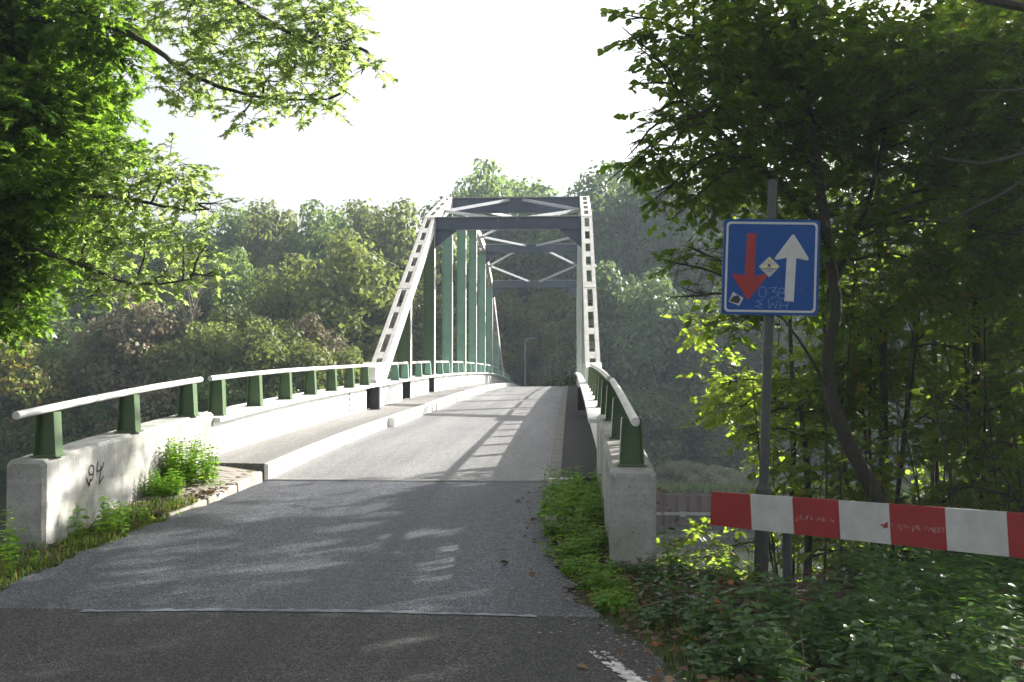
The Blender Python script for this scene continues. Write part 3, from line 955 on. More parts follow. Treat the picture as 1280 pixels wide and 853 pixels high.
# tag and bolts on left girder plate: dark scribbled splice at Y about 19
b = MB()
xg = -4.615 + 0.002
ysp = 20.55
b.box(xg, xg + 0.01, ysp, ysp + 0.035, roadz(ysp) + 0.19, ledge(ysp) - 0.10)
rg = random.Random(2)
for k in range(26):
    yy_ = ysp + rg.uniform(-0.22, 0.14)
    zz = roadz(ysp) + 0.22 + rg.random() * 0.38
    b.box(xg, xg + 0.008, yy_, yy_ + rg.uniform(0.02, 0.10), zz, zz + rg.uniform(0.008, 0.02))
b.build('splice_marks', M['ink'], BR)
# thin vertical butt joints of the girder plates further along
for y in [NODES[1] + 2.4 + 4.2 * k for k in range(6)]:
    b = MB()
    b.box(xg, xg + 0.006, y, y + 0.05, roadz(y) + 0.18, ledge(y) - 0.06)
    b.build('plate_joint', M['pile_beam'], BR)

# abutment faces and piers
ab = MB()
ab.box(-4.95, 0.75, 12.46, 13.2, -9, roadz(12) - 0.95)
ab.box(-5.2, 1.0, 22.6, 24.4, -9, roadz(23) - 0.95)
ab.box(-5.2, 1.0, 67.6, 69.6, -9, roadz(69) - 0.95)
ab.build('pier', M['concrete'], BR)
far = empty('parapet_wall', (-4.7, 76, -0.5), 'small pale concrete parapet end at the far end of the bridge', 'parapet wall', 'concrete parapets at the far bank')
wall_mesh(-4.86, -4.42, 76.1, 80.0, lambda y: railz(y) - 0.40, -3).build('wall', M['concrete'], far)

# small white plate lying at the start of the right footway
b = MB()
b.box(-0.26, 0.03, 11.72, 11.86, 0.12, roadz(11.8) + 0.075)
tag(b.build('cover_plate', M['paint_white'], bevel=0.006), 'small white cover plate lying at the end of the right footway', 'cover plate')
# buried kerb under the weeds on the right
kb = MB()
kb.box(-0.25, -0.13, 9.2, 11.7, -0.1, 0.13)
ko = kb.build('kerb', M['kerb_dull'], bevel=0.01)
tag(ko, kind='structure')

# ------------------------------------------------------------------ sheet piling at the far bank
sp = empty('sheet_piling', (6, 52, -6.6), 'rusty brown sheet pile bank wall with a pale waling beam across the water', 'sheet piling')
prof = [(0, 0), (0.12, 0.16), (0.48, 0.16), (0.60, 0)]
mb = MB()
T = 0.012
for (xa_, ya_), (xb_, yb_) in zip(prof[:-1], prof[1:]):
    mb.hexa([(xa_, -ya_ - T, -3), (xb_, -yb_ - T, -3), (xb_, -yb_ + T, -3), (xa_, -ya_ + T, -3)], [(xa_, -ya_ - T, 1.45), (xb_, -yb_ - T, 1.45), (xb_, -yb_ + T, 1.45), (xa_, -ya_ + T, 1.45)])
mb.box(0.02, 0.58, -0.19, 0.04, 1.45, 1.52)
pmh = mb.mesh('pile_panel', M['rust'])
for i in range(78):
    p = bpy.data.objects.new('pile_panel', pmh)
    COL.objects.link(p)
    p.parent = sp
    p.location = (-26 + i * 0.605, 0.02 * math.sin(i * 2.1), 0.02 * math.sin(i * 1.7))
b = MB()
b.box(-20, 27.2, 51.62, 51.78, -6.12, -5.98)
for i in range(30):
    b.box(-20 + i * 1.6, -19.7 + i * 1.6, 51.60, 51.80, -6.20, -5.95)
b.build('waling_beam', M['pile_beam'], sp)

# ------------------------------------------------------------------ priority sign
def sign():
    base = Vector((1.517, 8.1, -0.35))
    t = empty('road_sign', base, 'square blue priority sign with red and white arrows on a tall grey post', 'road sign')
    lean = (Vector((1.631, 8.1, 3.07)) - Vector((1.517, 8.1, -0.075))).normalized()
    P = lambda s: Vector((1.517, 8.1, -0.075)) + lean * s
    b = MB()
    b.tube([P(-0.3), P(0.62), P(0.66)], [0.056, 0.056, 0.054], 14)
    b.tube([P(0.60), P(0.68)], [0.064, 0.064], 14)
    b.tube([P(0.68), P(0.72)], [0.060, 0.042], 14)
    b.build('sleeve', M['galv_dark'], t, smooth=True)
    b = MB()
    b.tube([P(0.7), P(1.2), P(2.1), P(3.15)], [0.038, 0.038, 0.038, 0.038], 14)
    b.tube([P(3.15), P(3.165)], [0.041, 0.036], 14)
    b.build('post', M['galv'], t, smooth=True)
    # plate frame: local u (right), v (up) in the plate plane
    cen = Vector((1.598, 8.035, 2.377))
    u = Vector((math.cos(R(-1.0)), 0.02, math.sin(R(-1.0)))).normalized()
    v = Vector((math.sin(R(2.0)), 0, math.cos(R(2.0))))
    n = u.cross(v).normalized()          # towards the camera when negative Y
    if n.y > 0:
        n = -n
    H = 0.382
    def Q(a, b_, d=0.0):
        return cen + u * (a * H) + v * (b_ * H) + n * d
    def poly(P2, d0, d1, mat, name, par):
        bb = MB()
        nn = len(P2)
        vs = [Q(a, b_, d1) for a, b_ in P2] + [Q(a, b_, d0) for a, b_ in P2]
        bb.add(vs, [tuple(range(nn)), tuple(range(nn, 2 * nn))[::-1]] + [(i, nn + i, nn + (i + 1) % nn, (i + 1) % nn) for i in range(nn)])
        return bb.build(name, mat, par)
    def rrect(s, r_, k=6):
        P2 = []
        for cx, cy, a0 in ((s - r_, s - r_, 0), (-s + r_, s - r_, 90), (-s + r_, -s + r_, 180), (s - r_, -s + r_, 270)):
            for i in range(k + 1):
                a = R(a0 + 90 * i / k)
                P2.append((cx + r_ * math.cos(a), cy + r_ * math.sin(a)))
        return P2
    plate = poly(rrect(1.0, 0.09), -0.02, 0.0, M['sign_blue'], 'plate', t)
    def ring(s0, s1, r0, r1, d, mat, name):
        A, B = rrect(s0, r0), rrect(s1, r1)
        bb = MB()
        nn = len(A)
        bb.add([Q(a, b_, d) for a, b_ in A] + [Q(a, b_, d) for a, b_ in B], [(i, (i + 1) % nn, nn + (i + 1) % nn, nn + i) for i in range(nn)])
        o2 = bb.build(name, mat, plate)
        return o2
    ring(0.945, 0.90, 0.09, 0.07, 0.0015, M['sign_white'], 'border')
    def px(x, y):            # zoomed crop coordinates to plate units
        return ((x - 415) / 345.0, -(y - 417) / 333.0)
    def soft(P2):
        return [px(*p) for p in P2]
    poly(soft([(238, 182), (305, 182), (298, 480), (340, 472), (383, 466), (390, 480), (262, 645), (250, 645), (140, 475), (150, 462), (228, 480)]), 0.0005, 0.002, M['sign_red'], 'red_arrow', plate)
    poly(soft([(560, 188), (574, 188), (682, 350), (676, 368), (594, 352), (584, 655), (516, 652), (526, 350), (446, 366), (440, 352)]), 0.0005, 0.002, M['sign_white'], 'white_arrow', plate)
    st = poly(soft([(403, 342), (478, 412), (405, 488), (327, 414)]), 0.0022, 0.003, M['sticker_w'], 'sticker', plate)
    poly(soft([(403, 352), (430, 378), (378, 380)]), 0.0032, 0.0036, M['sticker_y'], 'sticker_print', plate)
    poly(soft([(345, 408), (385, 405), (378, 425), (348, 420)]), 0.0032, 0.0036, M['sticker_y'], 'sticker_print', plate)
    poly(soft([(420, 402), (466, 408), (455, 422), (424, 424)]), 0.0032, 0.0036, M['sticker_y'], 'sticker_print', plate)
    for bx in ((392, 368, 400, 376), (408, 366, 416, 374), (394, 396, 410, 414), (350, 426, 458, 430), (370, 436, 436, 440), (384, 448, 420, 452)):
        poly(soft([(bx[0], bx[1]), (bx[2], bx[1]), (bx[2], bx[3]), (bx[0], bx[3])]), 0.0032, 0.0038, M['ink'], 'sticker_print', plate)
    s2 = poly(soft([(148, 592), (225, 635), (196, 690), (120, 660)]), 0.0022, 0.003, M['sticker_w'], 'sticker', plate)
    poly(soft([(150, 625), (185, 615), (205, 645), (190, 672), (160, 668), (125, 655), (140, 640)]), 0.0032, 0.0038, M['ink'], 'sticker_print', plate)
    poly(soft([(592, 535), (655, 545), (650, 580), (590, 575)]), 0.0006, 0.0012, M['smear'], 'smear', plate)
    # scratched letters
    def letters(strokes, name):
        bb = MB()
        for P2 in strokes:
            for a, b_ in zip(P2[:-1], P2[1:]):
                pa, pb = Vector(px(*a)), Vector(px(*b_))
                d = (pb - pa)
                if d.length < 1e-6:
                    continue
                m_ = Vector((-d.y, d.x)).normalized() * 0.008
                bb.add([Q(*(pa + m_), 0.0032), Q(*(pa - m_), 0.0032), Q(*(pb - m_), 0.0032), Q(*(pb + m_), 0.0032)], [(0, 1, 2, 3)])
        bb.build(name, M['scratch'], plate)
    ell = lambda cx, cy, rx, ry: [(cx + rx * math.cos(R(a)), cy + ry * math.sin(R(a))) for a in range(0, 361, 24)]
    letters([ell(360, 592, 27, 38),
             [(405, 562), (462, 556), (430, 586), (470, 592), (462, 618), (412, 638)],
             ell(497, 578, 20, 16), ell(497, 616, 24, 22)], 'scrawl')
    letters([[(368, 645), (318, 655), (362, 676), (312, 690), (352, 704)],
             [(402, 645), (412, 706), (436, 664), (456, 706), (470, 645)],
             [(490, 655), (484, 708)], [(545, 655), (533, 712)], [(486, 684), (538, 682)]], 'scrawl')
    # clamp bands behind the plate
    for s in (2.25, 2.62):
        b = MB()
        b.box(P(s).x - 0.06, P(s).x + 0.06, 8.05, 8.15, P(s).z - 0.018, P(s).z + 0.018)
        b.build('clamp', M['galv'], t)
sign()

# ------------------------------------------------------------------ red and white barrier
def barrier():
    A = Vector((1.115, 7.9, 0.475))
    B0 = Vector((2.52, 6.15, 0.592))
    d = (B0 - A)
    L0 = d.length
    d = d / L0
    t = empty('barrier', (1.55, 7.5, -0.3), 'red and white striped barrier board hanging at waist height in front of the bushes', 'barrier')
    side = Vector((d.y, -d.x, 0)).normalized()
    if side.y > 0:
        side = -side
    up = d.cross(side)
    if up.z < 0:
        up = -up
    # block borders measured along the board
    n = 9
    bw = 0.392
    for i in range(n):
        b = MB()
        s0, s1 = i * bw, (i + 1) * bw - 0.002
        hh = 0.131
        sk = -0.0
        vs = []
        for dd in (0.012, -0.012):
            for s, h in ((s0 + (-0.03 if i == 0 else 0), -hh), (s1, -hh), (s1, hh), (s0 + (0.0 if i == 0 else 0), hh)):
                vs.append(A + d * s + up * h + side * dd)
        b.add(vs, [(0, 1, 2, 3), (7, 6, 5, 4), (0, 4, 5, 1), (1, 5, 6, 2), (2, 6, 7, 3), (3, 7, 4, 0)])
        nm = 'red_panel' if i % 2 == 0 else 'white_panel'
        po = b.build(nm, M['board_red'] if i % 2 == 0 else M['board_white'], t)
        if i in (2, 4):
            r_ = MB()
            rr = random.Random(i)
            s = s0 + 0.02 if i == 2 else s0 - 0.07
            while s < s1 - 0.03:
                wd = rr.uniform(0.012, 0.03)
                hh2 = rr.uniform(0.008, 0.022)
                off = rr.uniform(-0.006, 0.006) - 0.01
                if rr.random() < 0.86:
                    r_.add([A + d * s + up * (off - hh2) + side * 0.0135, A + d * (s + wd) + up * (off - hh2 * rr.uniform(.6, 1)) + side * 0.0135,
                            A + d * (s + wd) + up * (off + hh2) + side * 0.0135, A + d * s + up * (off + hh2 * rr.uniform(.5, 1)) + side * 0.0135], [(0, 1, 2, 3)])
                s += wd * rr.uniform(0.7, 1.15)
            tag(r_.build('worn_lettering', M['residue'], t), kind='stuff')
    # edge rails behind the board and end post
    b = MB()
    for h in (-0.11, 0.11):
        b.bar(A + up * h - side * 0.032, A + d * n * bw + up * h - side * 0.032, 0.035, 0.03)
    b.build('back_rail', M['galv'], t)
    b = MB()
    b.tube([(1.60, 7.52, -0.5), (1.60, 7.50, 0.50)], 0.035, 12)
    b.build('post', M['galv'], t, smooth=True)
    b = MB()
    e = A + d * 3.0
    b.tube([(e.x + 0.03, e.y + 0.10, -0.5), (e.x + 0.03, e.y + 0.10, 0.75)], 0.06, 12)
    b.build('post', M['galv'], t, smooth=True)
barrier()

# ------------------------------------------------------------------ far street lamp
lp = empty('street_lamp', (-3.82, 84, -1.2), 'thin grey street lamp standing beyond the far end of the bridge', 'street lamp')
b = MB()
b.tube([(-3.82, 84, -1.2), (-3.82, 84, 3.4), (-3.76, 84, 3.65), (-3.6, 84, 3.78), (-3.35, 84, 3.82)], [0.07, 0.05, 0.045, 0.04, 0.035], 8)
b.build('pole', M['lamp'], lp, smooth=True)
b = MB()
b.hexa([(-3.4, 83.9, 3.78), (-2.95, 83.93, 3.84), (-2.95, 84.07, 3.84), (-3.4, 84.1, 3.78)], [(-3.4, 83.92, 3.88), (-3.0, 83.95, 3.90), (-3.0, 84.05, 3.90), (-3.4, 84.08, 3.88)])
b.build('lamp_head', M['lamp'], lp)

# ------------------------------------------------------------------ foliage generators
TPL = {
    'rhomb': (np.array([(0, 0, 0), (0.34, 0.42, 0.05), (0, 1, -0.06), (-0.34, 0.42, 0.05)], float), np.array([(0, 1, 2, 3)])),
    'ovate': (np.array([(0, 0, 0), (0.26, 0.22, 0.05), (0.36, 0.52, 0.07), (0.20, 0.82, 0.02), (0, 1.08, -0.08), (-0.20, 0.82, 0.02), (-0.36, 0.52, 0.07), (-0.26, 0.22, 0.05)], float),
              np.array([(0, 1, 2, 3, 4), (0, 4, 5, 6, 7)])),
    'maple': (np.array([(0, 0, 0), (0.42, -0.02, 0.02), (0.20, 0.22, 0.04), (0.60, 0.46, -0.03), (0.24, 0.50, 0.04), (0, 1.05, -0.08),
                        (-0.24, 0.50, 0.04), (-0.60, 0.46, -0.03), (-0.20, 0.22, 0.04), (-0.42, -0.02, 0.02)], float),
              np.array([(0, 1, 2, 3, 4, 5), (0, 5, 6, 7, 8, 9)])),
    'blade': (np.array([(-0.03, 0, 0), (0.03, 0, 0), (0.022, 0.6, 0.0), (0, 1, -0.12), (-0.022, 0.6, 0.0)], float), np.array([(0, 1, 2, 3, 4)])),
}
def leaves_mesh(name, P, D, Nn, size, kind, mat):
    """P points, D axis directions, Nn approximate normals, size scalar array"""
    T, F = TPL[kind]
    P, D, Nn = np.asarray(P, float), np.asarray(D, float), np.asarray(Nn, float)
    D = D / (np.linalg.norm(D, axis=1, keepdims=True) + 1e-9)
    X = np.cross(D, Nn)
    X /= (np.linalg.norm(X, axis=1, keepdims=True) + 1e-9)
    Z = np.cross(X, D)
    s = np.asarray(size, float)[:, None, None]
    V = P[:, None, :] + s * (T[None, :, 0:1] * X[:, None, :] + T[None, :, 1:2] * D[:, None, :] + T[None, :, 2:3] * Z[:, None, :])
    n, k = len(P), len(T)
    FF = (F[None, :, :] + (np.arange(n) * k)[:, None, None]).reshape(-1, F.shape[1])
    return np_mesh(name, V.reshape(-1, 3), FF, mat)

def tubes_np(segs, n=3):
    """segs: list of (p, q, r0, r1) -> V, F arrays for thin open tubes"""
    A = np.array([s[0] for s in segs], float)
    B = np.array([s[1] for s in segs], float)
    r0 = np.array([s[2] for s in segs], float)[:, None]
    r1 = np.array([s[3] for s in segs], float)[:, None]
    D = B - A
    D /= (np.linalg.norm(D, axis=1, keepdims=True) + 1e-9)
    ref = np.where(np.abs(D[:, 2:3]) < 0.9, np.array([[0, 0, 1.0]]), np.array([[1.0, 0, 0]]))
    U = np.cross(D, ref)
    U /= (np.linalg.norm(U, axis=1, keepdims=True) + 1e-9)
    W_ = np.cross(D, U)
    V = []
    for base, r_ in ((A, r0), (B, r1)):
        for k in range(n):
            a = 2 * math.pi * k / n
            V.append(base + (U * math.cos(a) + W_ * math.sin(a)) * r_)
    V = np.stack(V, axis=1)
    F = []
    for k in range(n):
        k2 = (k + 1) % n
        F.append((k, k2, n + k2, n + k))
    F = (np.array(F)[None] + (np.arange(len(segs)) * 2 * n)[:, None, None]).reshape(-1, 4)
    return V.reshape(-1, 3), F

def clump_leaves(rng, clumps, per_m3, leaf, twig_len, flat=0.75, droop=0.35, per_twig=9, up_bias=1.2, limit=None):
    """leafy twigs filling ellipsoid clumps; returns leaf arrays and twig segments"""
    P, D, N_, S_, seg = [], [], [], [], []
    for cx, cy, cz, r_ in clumps:
        c0 = np.array([cx, cy, cz])
        vol = 4.2 * r_ ** 3 * flat
        nt = max(3, int(per_m3 * vol ** 0.86))
        for _ in range(nt):
            v = rng.normal(size=3)
            v /= np.linalg.norm(v)
            rad = r_ * rng.random() ** 0.45
            o_ = c0 + v * rad * np.array([1, 1, flat])
            dr = v * 0.9 + rng.normal(size=3) * 0.7
            dr[2] = dr[2] * 0.5 - droop * rng.random()
            dr /= np.linalg.norm(dr)
            L_ = twig_len * rng.uniform(0.6, 1.2)
            e_ = o_ + dr * L_
            bend = np.array([0, 0, -0.12 * L_])
            seg.append((o_ - dr * L_ * 0.35, o_ + dr * L_ * 0.5, 0.0045, 0.003))
            seg.append((o_ + dr * L_ * 0.5, e_ + bend, 0.003, 0.0015))
            side = np.cross(dr, [0, 0, 1.0])
            side /= (np.linalg.norm(side) + 1e-9)
            for k in range(per_twig):
                t = (k + 0.6) / per_twig
                q = o_ + dr * L_ * t + bend * t * t
                sg = 1 if k % 2 else -1
                ld = dr * 0.55 + side * sg * 0.8 + rng.normal(size=3) * 0.3 + np.array([0, 0, -droop * 0.7])
                P.append(q)
                D.append(ld)
                N_.append(np.array([0, 0, up_bias]) + rng.normal(size=3) * 0.55)
                S_.append(leaf * rng.uniform(0.5, 1.3))
    return np.array(P), np.array(D), np.array(N_), np.array(S_), seg

# leaves cut away along sun rays to put sun patches on road and parapet (x, y, z, radius)
GAPS = [(-3.3, 7.17, 0.02, 0.13), (-2.65, 6.87, 0.02, 0.13), (-2.8, 6.69, 0.02, 0.12), (-2.59, 8.33, 0.0, 0.14), (-2.31, 8.56, 0.02, 0.13), (-2.67, 7.76, 0.02, 0.13), (-1.86, 8.41, 0.01, 0.14), (-3.16, 8.36, 0.0, 0.13), (-1.21, 9.8, 0.11, 0.13), (-0.89, 8.67, 0.03, 0.14), (-0.85, 10.26, 0.15, 0.13), (-0.57, 10.35, 0.16, 0.13), (-1.07, 7.88, 0.02, 0.13), (-0.64, 7.06, 0.02, 0.1), (-0.92, 6.57, 0.02, 0.11), (-2.76, 5.14, 0.02, 0.13), (-2.85, 5.0, 0.02, 0.13), (-2.58, 5.61, 0.02, 0.09), (-2.65, 5.37, 0.02, 0.11), (-1.75, 5.23, 0.02, 0.09), (-0.91, 5.88, 0.02, 0.1), (-0.65, 5.29, 0.02, 0.11), (-1.87, 9.94, 0.12, 0.13), (-2.92, 9.9, 0.12, 0.14), (-3.21, 9.55, 0.09, 0.12), (-2.12, 9.27, 0.07, 0.12), (-2.98, 7.56, 0.02, 0.11), (-1.99, 7.83, 0.02, 0.12), (-1.55, 9.05, 0.05, 0.12), (-1.62, 10.38, 0.16, 0.14), (-2.51, 10.57, 0.18, 0.16), (-3.22, 10.9, 0.19, 0.16), (-2.19, 11.17, 0.19, 0.16), (-1.36, 11.01, 0.19, 0.13), (-3.45, 7.91, 0.02, 0.11), (-2.41, 6.83, 0.02, 0.1), (-0.34, 8.09, 0.02, 0.09), (-4.54, 8.64, 0.57, 0.12), (-4.54, 9.15, 0.7, 0.1), (-4.54, 10.1, 0.49, 0.13), (-4.54, 10.2, 0.23, 0.12), (-4.54, 10.91, 0.49, 0.13), (-4.54, 11.14, 0.28, 0.14), (-4.54, 11.74, 0.6, 0.18), (-4.54, 11.87, 0.2, 0.13), (-4.54, 9.66, 0.14, 0.1), (-4.54, 9.32, 0.07, 0.09), (-4.54, 8.79, 0.27, 0.08), (-4.54, 8.44, 0.18, 0.08), (-4.54, 10.59, 0.7, 0.11), (-4.54, 12.13, 0.72, 0.16)]
_rg = random.Random(77)
for _ in range(95):
    gy_ = 5.0 + 7.2 * _rg.random() ** 0.6
    gx_ = _rg.uniform(-4.2, -0.3) if gy_ > 8 else _rg.uniform(-4.5, -0.8)
    if gx_ > -1.9 and gy_ > 8.4:
        continue
    GAPS.append((gx_, gy_, 0.0 if gy_ < 8.2 else (gy_ - 8.2) * 0.05, _rg.uniform(0.11, 0.16) + 0.06 * _rg.random() * max(0, gy_ - 7) / 5))
GAPS = [g_ for g_ in GAPS if not (g_[0] > -1.8 and g_[1] > 9.2)]
def gap_mask(P, rng):
    keep = np.ones(len(P), bool)
    d = np.array(sd)
    for gx, gy, gz, gr in GAPS:
        v = P - np.array([gx, gy, gz])
        t = v @ d
        dist = np.linalg.norm(v - t[:, None] * d, axis=1)
        keep &= ~((t > 0) & (dist < 1.15 * gr * rng.uniform(0.8, 1.2, len(P))))
    return keep

def curve_pts(pts, n=5):
    out = []
    for i in range(len(pts) - 1):
        p0 = Vector(pts[max(i - 1, 0)]); p1 = Vector(pts[i]); p2 = Vector(pts[i + 1]); p3 = Vector(pts[min(i + 2, len(pts) - 1)])
        for k in range(n):
            t = k / n
            out.append(0.5 * ((2 * p1) + (p2 - p0) * t + (2 * p0 - 5 * p1 + 4 * p2 - p3) * t * t + (3 * p1 - p0 - 3 * p2 + p3) * t ** 3))
    out.append(Vector(pts[-1]))
    return out

def limb(mb_, pts, r0, r1, n=8):
    c_ = curve_pts(pts)
    m = len(c_)
    c_ = [p + Vector((rnd.uniform(-1, 1), rnd.uniform(-1, 1), rnd.uniform(-1, 1))) * r0 * 0.12 for p in c_]
    mb_.tube(c_, [r0 + (r1 - r0) * i / (m - 1) for i in range(m)], n)
    return c_

def connect(mb_, skeleton, clumps, r=0.011):
    """branch from the nearest skeleton point to each clump centre"""
    for cx, cy, cz, cr in clumps:
        p = Vector((cx, cy, cz))
        best = min(skeleton, key=lambda s: (s - p).length + 0.6 * max(0, s.z - p.z))
        mid = (best + p) / 2 + Vector((rnd.uniform(-.1, .1), rnd.uniform(-.1, .1), 0.12 * (best - p).length))
        mb_.tube(curve_pts([best, mid, p, p + (p - mid) * 0.5], 3), [r * 1.5 * (1 - i / 12) for i in range(10)], 5)
        for _ in range(4):
            v = Vector((rnd.uniform(-1, 1), rnd.uniform(-1, 1), rnd.uniform(-0.7, 0.7))) * cr * 0.8
            mb_.tube([p - (p - mid) * 0.3, p + v * 0.5 + Vector((0, 0, .02)), p + v], [r * 0.5, r * 0.35, r * 0.15], 4)

DENSE = [(-7.45, 11.5, 5.71, 1.02), (-6.62, 11.8, 5.8, 0.85), (-5.42, 11.2, 5.57, 0.54), (-6.56, 11.2, 4.55, 0.81), (-6.0, 11.8, 4.8, 0.62), (-5.3, 11.0, 4.03, 0.4), (-7.28, 11.6, 3.59, 0.93), (-6.16, 11.2, 3.61, 0.72), (-6.04, 11.8, 3.96, 0.47), (-6.63, 11.2, 2.77, 0.68), (-7.36, 11.6, 2.43, 0.75), (-6.32, 11.0, 2.25, 0.35), (-5.31, 11.4, 5.16, 0.27), (-6.22, 11.5, 2.9, 0.32),
         (-6.9, 12.6, 5.0, 0.9), (-6.8, 12.6, 3.4, 0.8), (-7.0, 11.4, 6.9, 0.9), (-5.9, 11.4, 6.6, 0.7)]
SPARSE = [(-4.18, 10.6, 5.47, 0.47), (-3.5, 10.3, 5.26, 0.5), (-2.81, 10.0, 5.02, 0.48), (-2.28, 9.7, 4.79, 0.35), (-2.02, 9.6, 4.51, 0.17), (-3.13, 10.1, 4.56, 0.37), (-2.59, 9.8, 4.3, 0.3), (-3.83, 10.4, 4.78, 0.42), (-4.22, 10.5, 4.6, 0.3), (-3.38, 10.1, 4.22, 0.23), (-2.49, 9.9, 5.18, 0.4), (-2.32, 9.7, 4.39, 0.17), (-4.48, 10.6, 3.71, 0.38), (-4.93, 10.8, 3.53, 0.48), (-4.09, 10.4, 3.49, 0.35), (-3.73, 10.2, 3.29, 0.18), (-5.25, 10.9, 3.14, 0.44), (-4.65, 10.6, 2.96, 0.38), (-4.09, 10.3, 2.92, 0.29), (-4.32, 10.4, 2.55, 0.25), (-3.73, 10.1, 2.52, 0.18), (-4.83, 10.6, 2.48, 0.3), (-5.52, 10.9, 2.74, 0.39), (-3.83, 10.2, 2.82, 0.18), (-5.24, 10.7, 2.4, 0.26)]
RIGHT = [(1.15, 9.4, 4.66, 0.45), (1.86, 9.8, 4.86, 0.63), (1.31, 9.5, 4.12, 0.44), (0.91, 9.3, 3.58, 0.34), (1.95, 9.9, 4.17, 0.64), (1.32, 9.6, 3.45, 0.42), (1.12, 9.4, 3.11, 0.24), (1.83, 9.9, 3.46, 0.56), (1.32, 9.6, 2.64, 0.32), (1.2, 9.5, 2.25, 0.17), (2.04, 10.2, 2.78, 0.49), (2.5, 9.6, 4.62, 0.62), (2.73, 10.2, 3.92, 0.66), (2.51, 9.7, 3.03, 0.55), (3.0, 9.2, 4.27, 0.59), (3.34, 9.9, 3.52, 0.64), (3.49, 8.8, 4.35, 0.57), (3.82, 9.4, 3.72, 0.6), (3.75, 9.0, 2.77, 0.58), (3.37, 9.8, 2.57, 0.55), (2.82, 10.3, 2.3, 0.54), (0.61, 9.2, 4.82, 0.15), (0.74, 9.3, 4.49, 0.1), (0.54, 9.3, 3.47, 0.12), (3.96, 8.6, 4.0, 0.62), (4.18, 8.8, 2.95, 0.64), (1.76, 10.2, 2.05, 0.33)]

RIGHT = RIGHT + [(0.60, 9.2, 4.62, 0.2), (0.62, 9.2, 3.62, 0.16), (0.60, 9.2, 3.45, 0.12), (0.80, 9.3, 3.95, 0.2), (0.85, 9.4, 3.2, 0.2), (1.0, 9.4, 2.55, 0.2), (1.15, 9.5, 2.25, 0.2), (0.7, 9.2, 4.2, 0.15)]
RIGHT_BACK = [(x * 1.12 + 0.15, y + 1.3, z * 1.08 - 0.1, r_ * 1.1) for x, y, z, r_ in RIGHT if r_ > 0.4] + [(x, y + 0.4, z + 1.2, 0.6) for x, y, z, r_ in RIGHT if z > 4.1 and r_ > 0.4]  # upper clumps lie out of view, added to shade the crown below

def near_tree(name, base, label, cat, trunk_pts, limbs, groups, seed, group=None):
    """groups: list of (clumps, density, leaf size, twig length, template, material, per_twig)"""
    t = empty(name, base, label, cat, group)
    rng = np.random.default_rng(seed)
    b = MB()
    sk = limb(b, trunk_pts[0], trunk_pts[1], trunk_pts[2], 10)
    for pts, r0, r1 in limbs:
        sk += limb(b, pts, r0, r1, 7)
    allseg = []
    for i, (cl, dens, leaf, tw, tpl, mat, pt) in enumerate(groups):
        connect(b, sk, cl)
        P, D, N_, S_, seg = clump_leaves(rng, cl, dens, leaf, tw, per_twig=pt)
        kp = gap_mask(P, rng)
        P, D, N_, S_ = P[kp], D[kp], N_[kp], S_[kp]
        me = leaves_mesh('crown', P, D, N_, S_, tpl, M[mat])
        tag(link('crown', me, t), kind='stuff')
        allseg += seg
    b.build('trunk', M['bark'], t, smooth=True)
    V, F = tubes_np(allseg)
    tag(link('twigs', np_mesh('twigs', V, F, M['twig']), t), kind='stuff')
    return t

near_tree('maple_tree', (-8.6, 12.2, -0.3), 'leafy maple with bright green lobed leaves and branches reaching over the left parapet', 'tree',
          ([(-8.6, 12.2, -1.5), (-8.5, 12.2, 1.5), (-8.3, 12.0, 4), (-8.1, 12.0, 8)], 0.24, 0.12),
          [([(-8.4, 12.1, 2.0), (-7.4, 11.6, 2.8), (-6.63, 11.2, 3.01), (-5.89, 10.9, 2.85), (-5.38, 10.8, 2.68), (-4.74, 10.6, 2.48), (-3.96, 10.2, 2.49)], 0.055, 0.008),
           ([(-8.2, 12.0, 5.0), (-7.0, 11.6, 5.7), (-5.51, 11.2, 5.57), (-4.76, 10.9, 5.22), (-4.09, 10.5, 4.73), (-3.17, 10.1, 4.37), (-2.42, 9.8, 4.26)], 0.06, 0.007),
           ([(-8.1, 12.0, 6.5), (-5.82, 11.4, 6.51), (-4.05, 10.6, 5.78), (-3.12, 10.2, 5.18), (-2.53, 9.9, 4.83), (-2.08, 9.7, 4.74)], 0.05, 0.006),
           ([(-8.3, 12.0, 3.0), (-7.21, 11.5, 3.48), (-5.58, 11, 3.52), (-4.93, 10.8, 3.44), (-4.13, 10.4, 3.26), (-3.78, 10.2, 3.23)], 0.045, 0.006)],
          [(DENSE, 400, 0.088, 0.28, 'maple', 'leaf_maple', 9), (SPARSE, 250, 0.072, 0.24, 'maple', 'leaf_maple_light', 8)], 5)

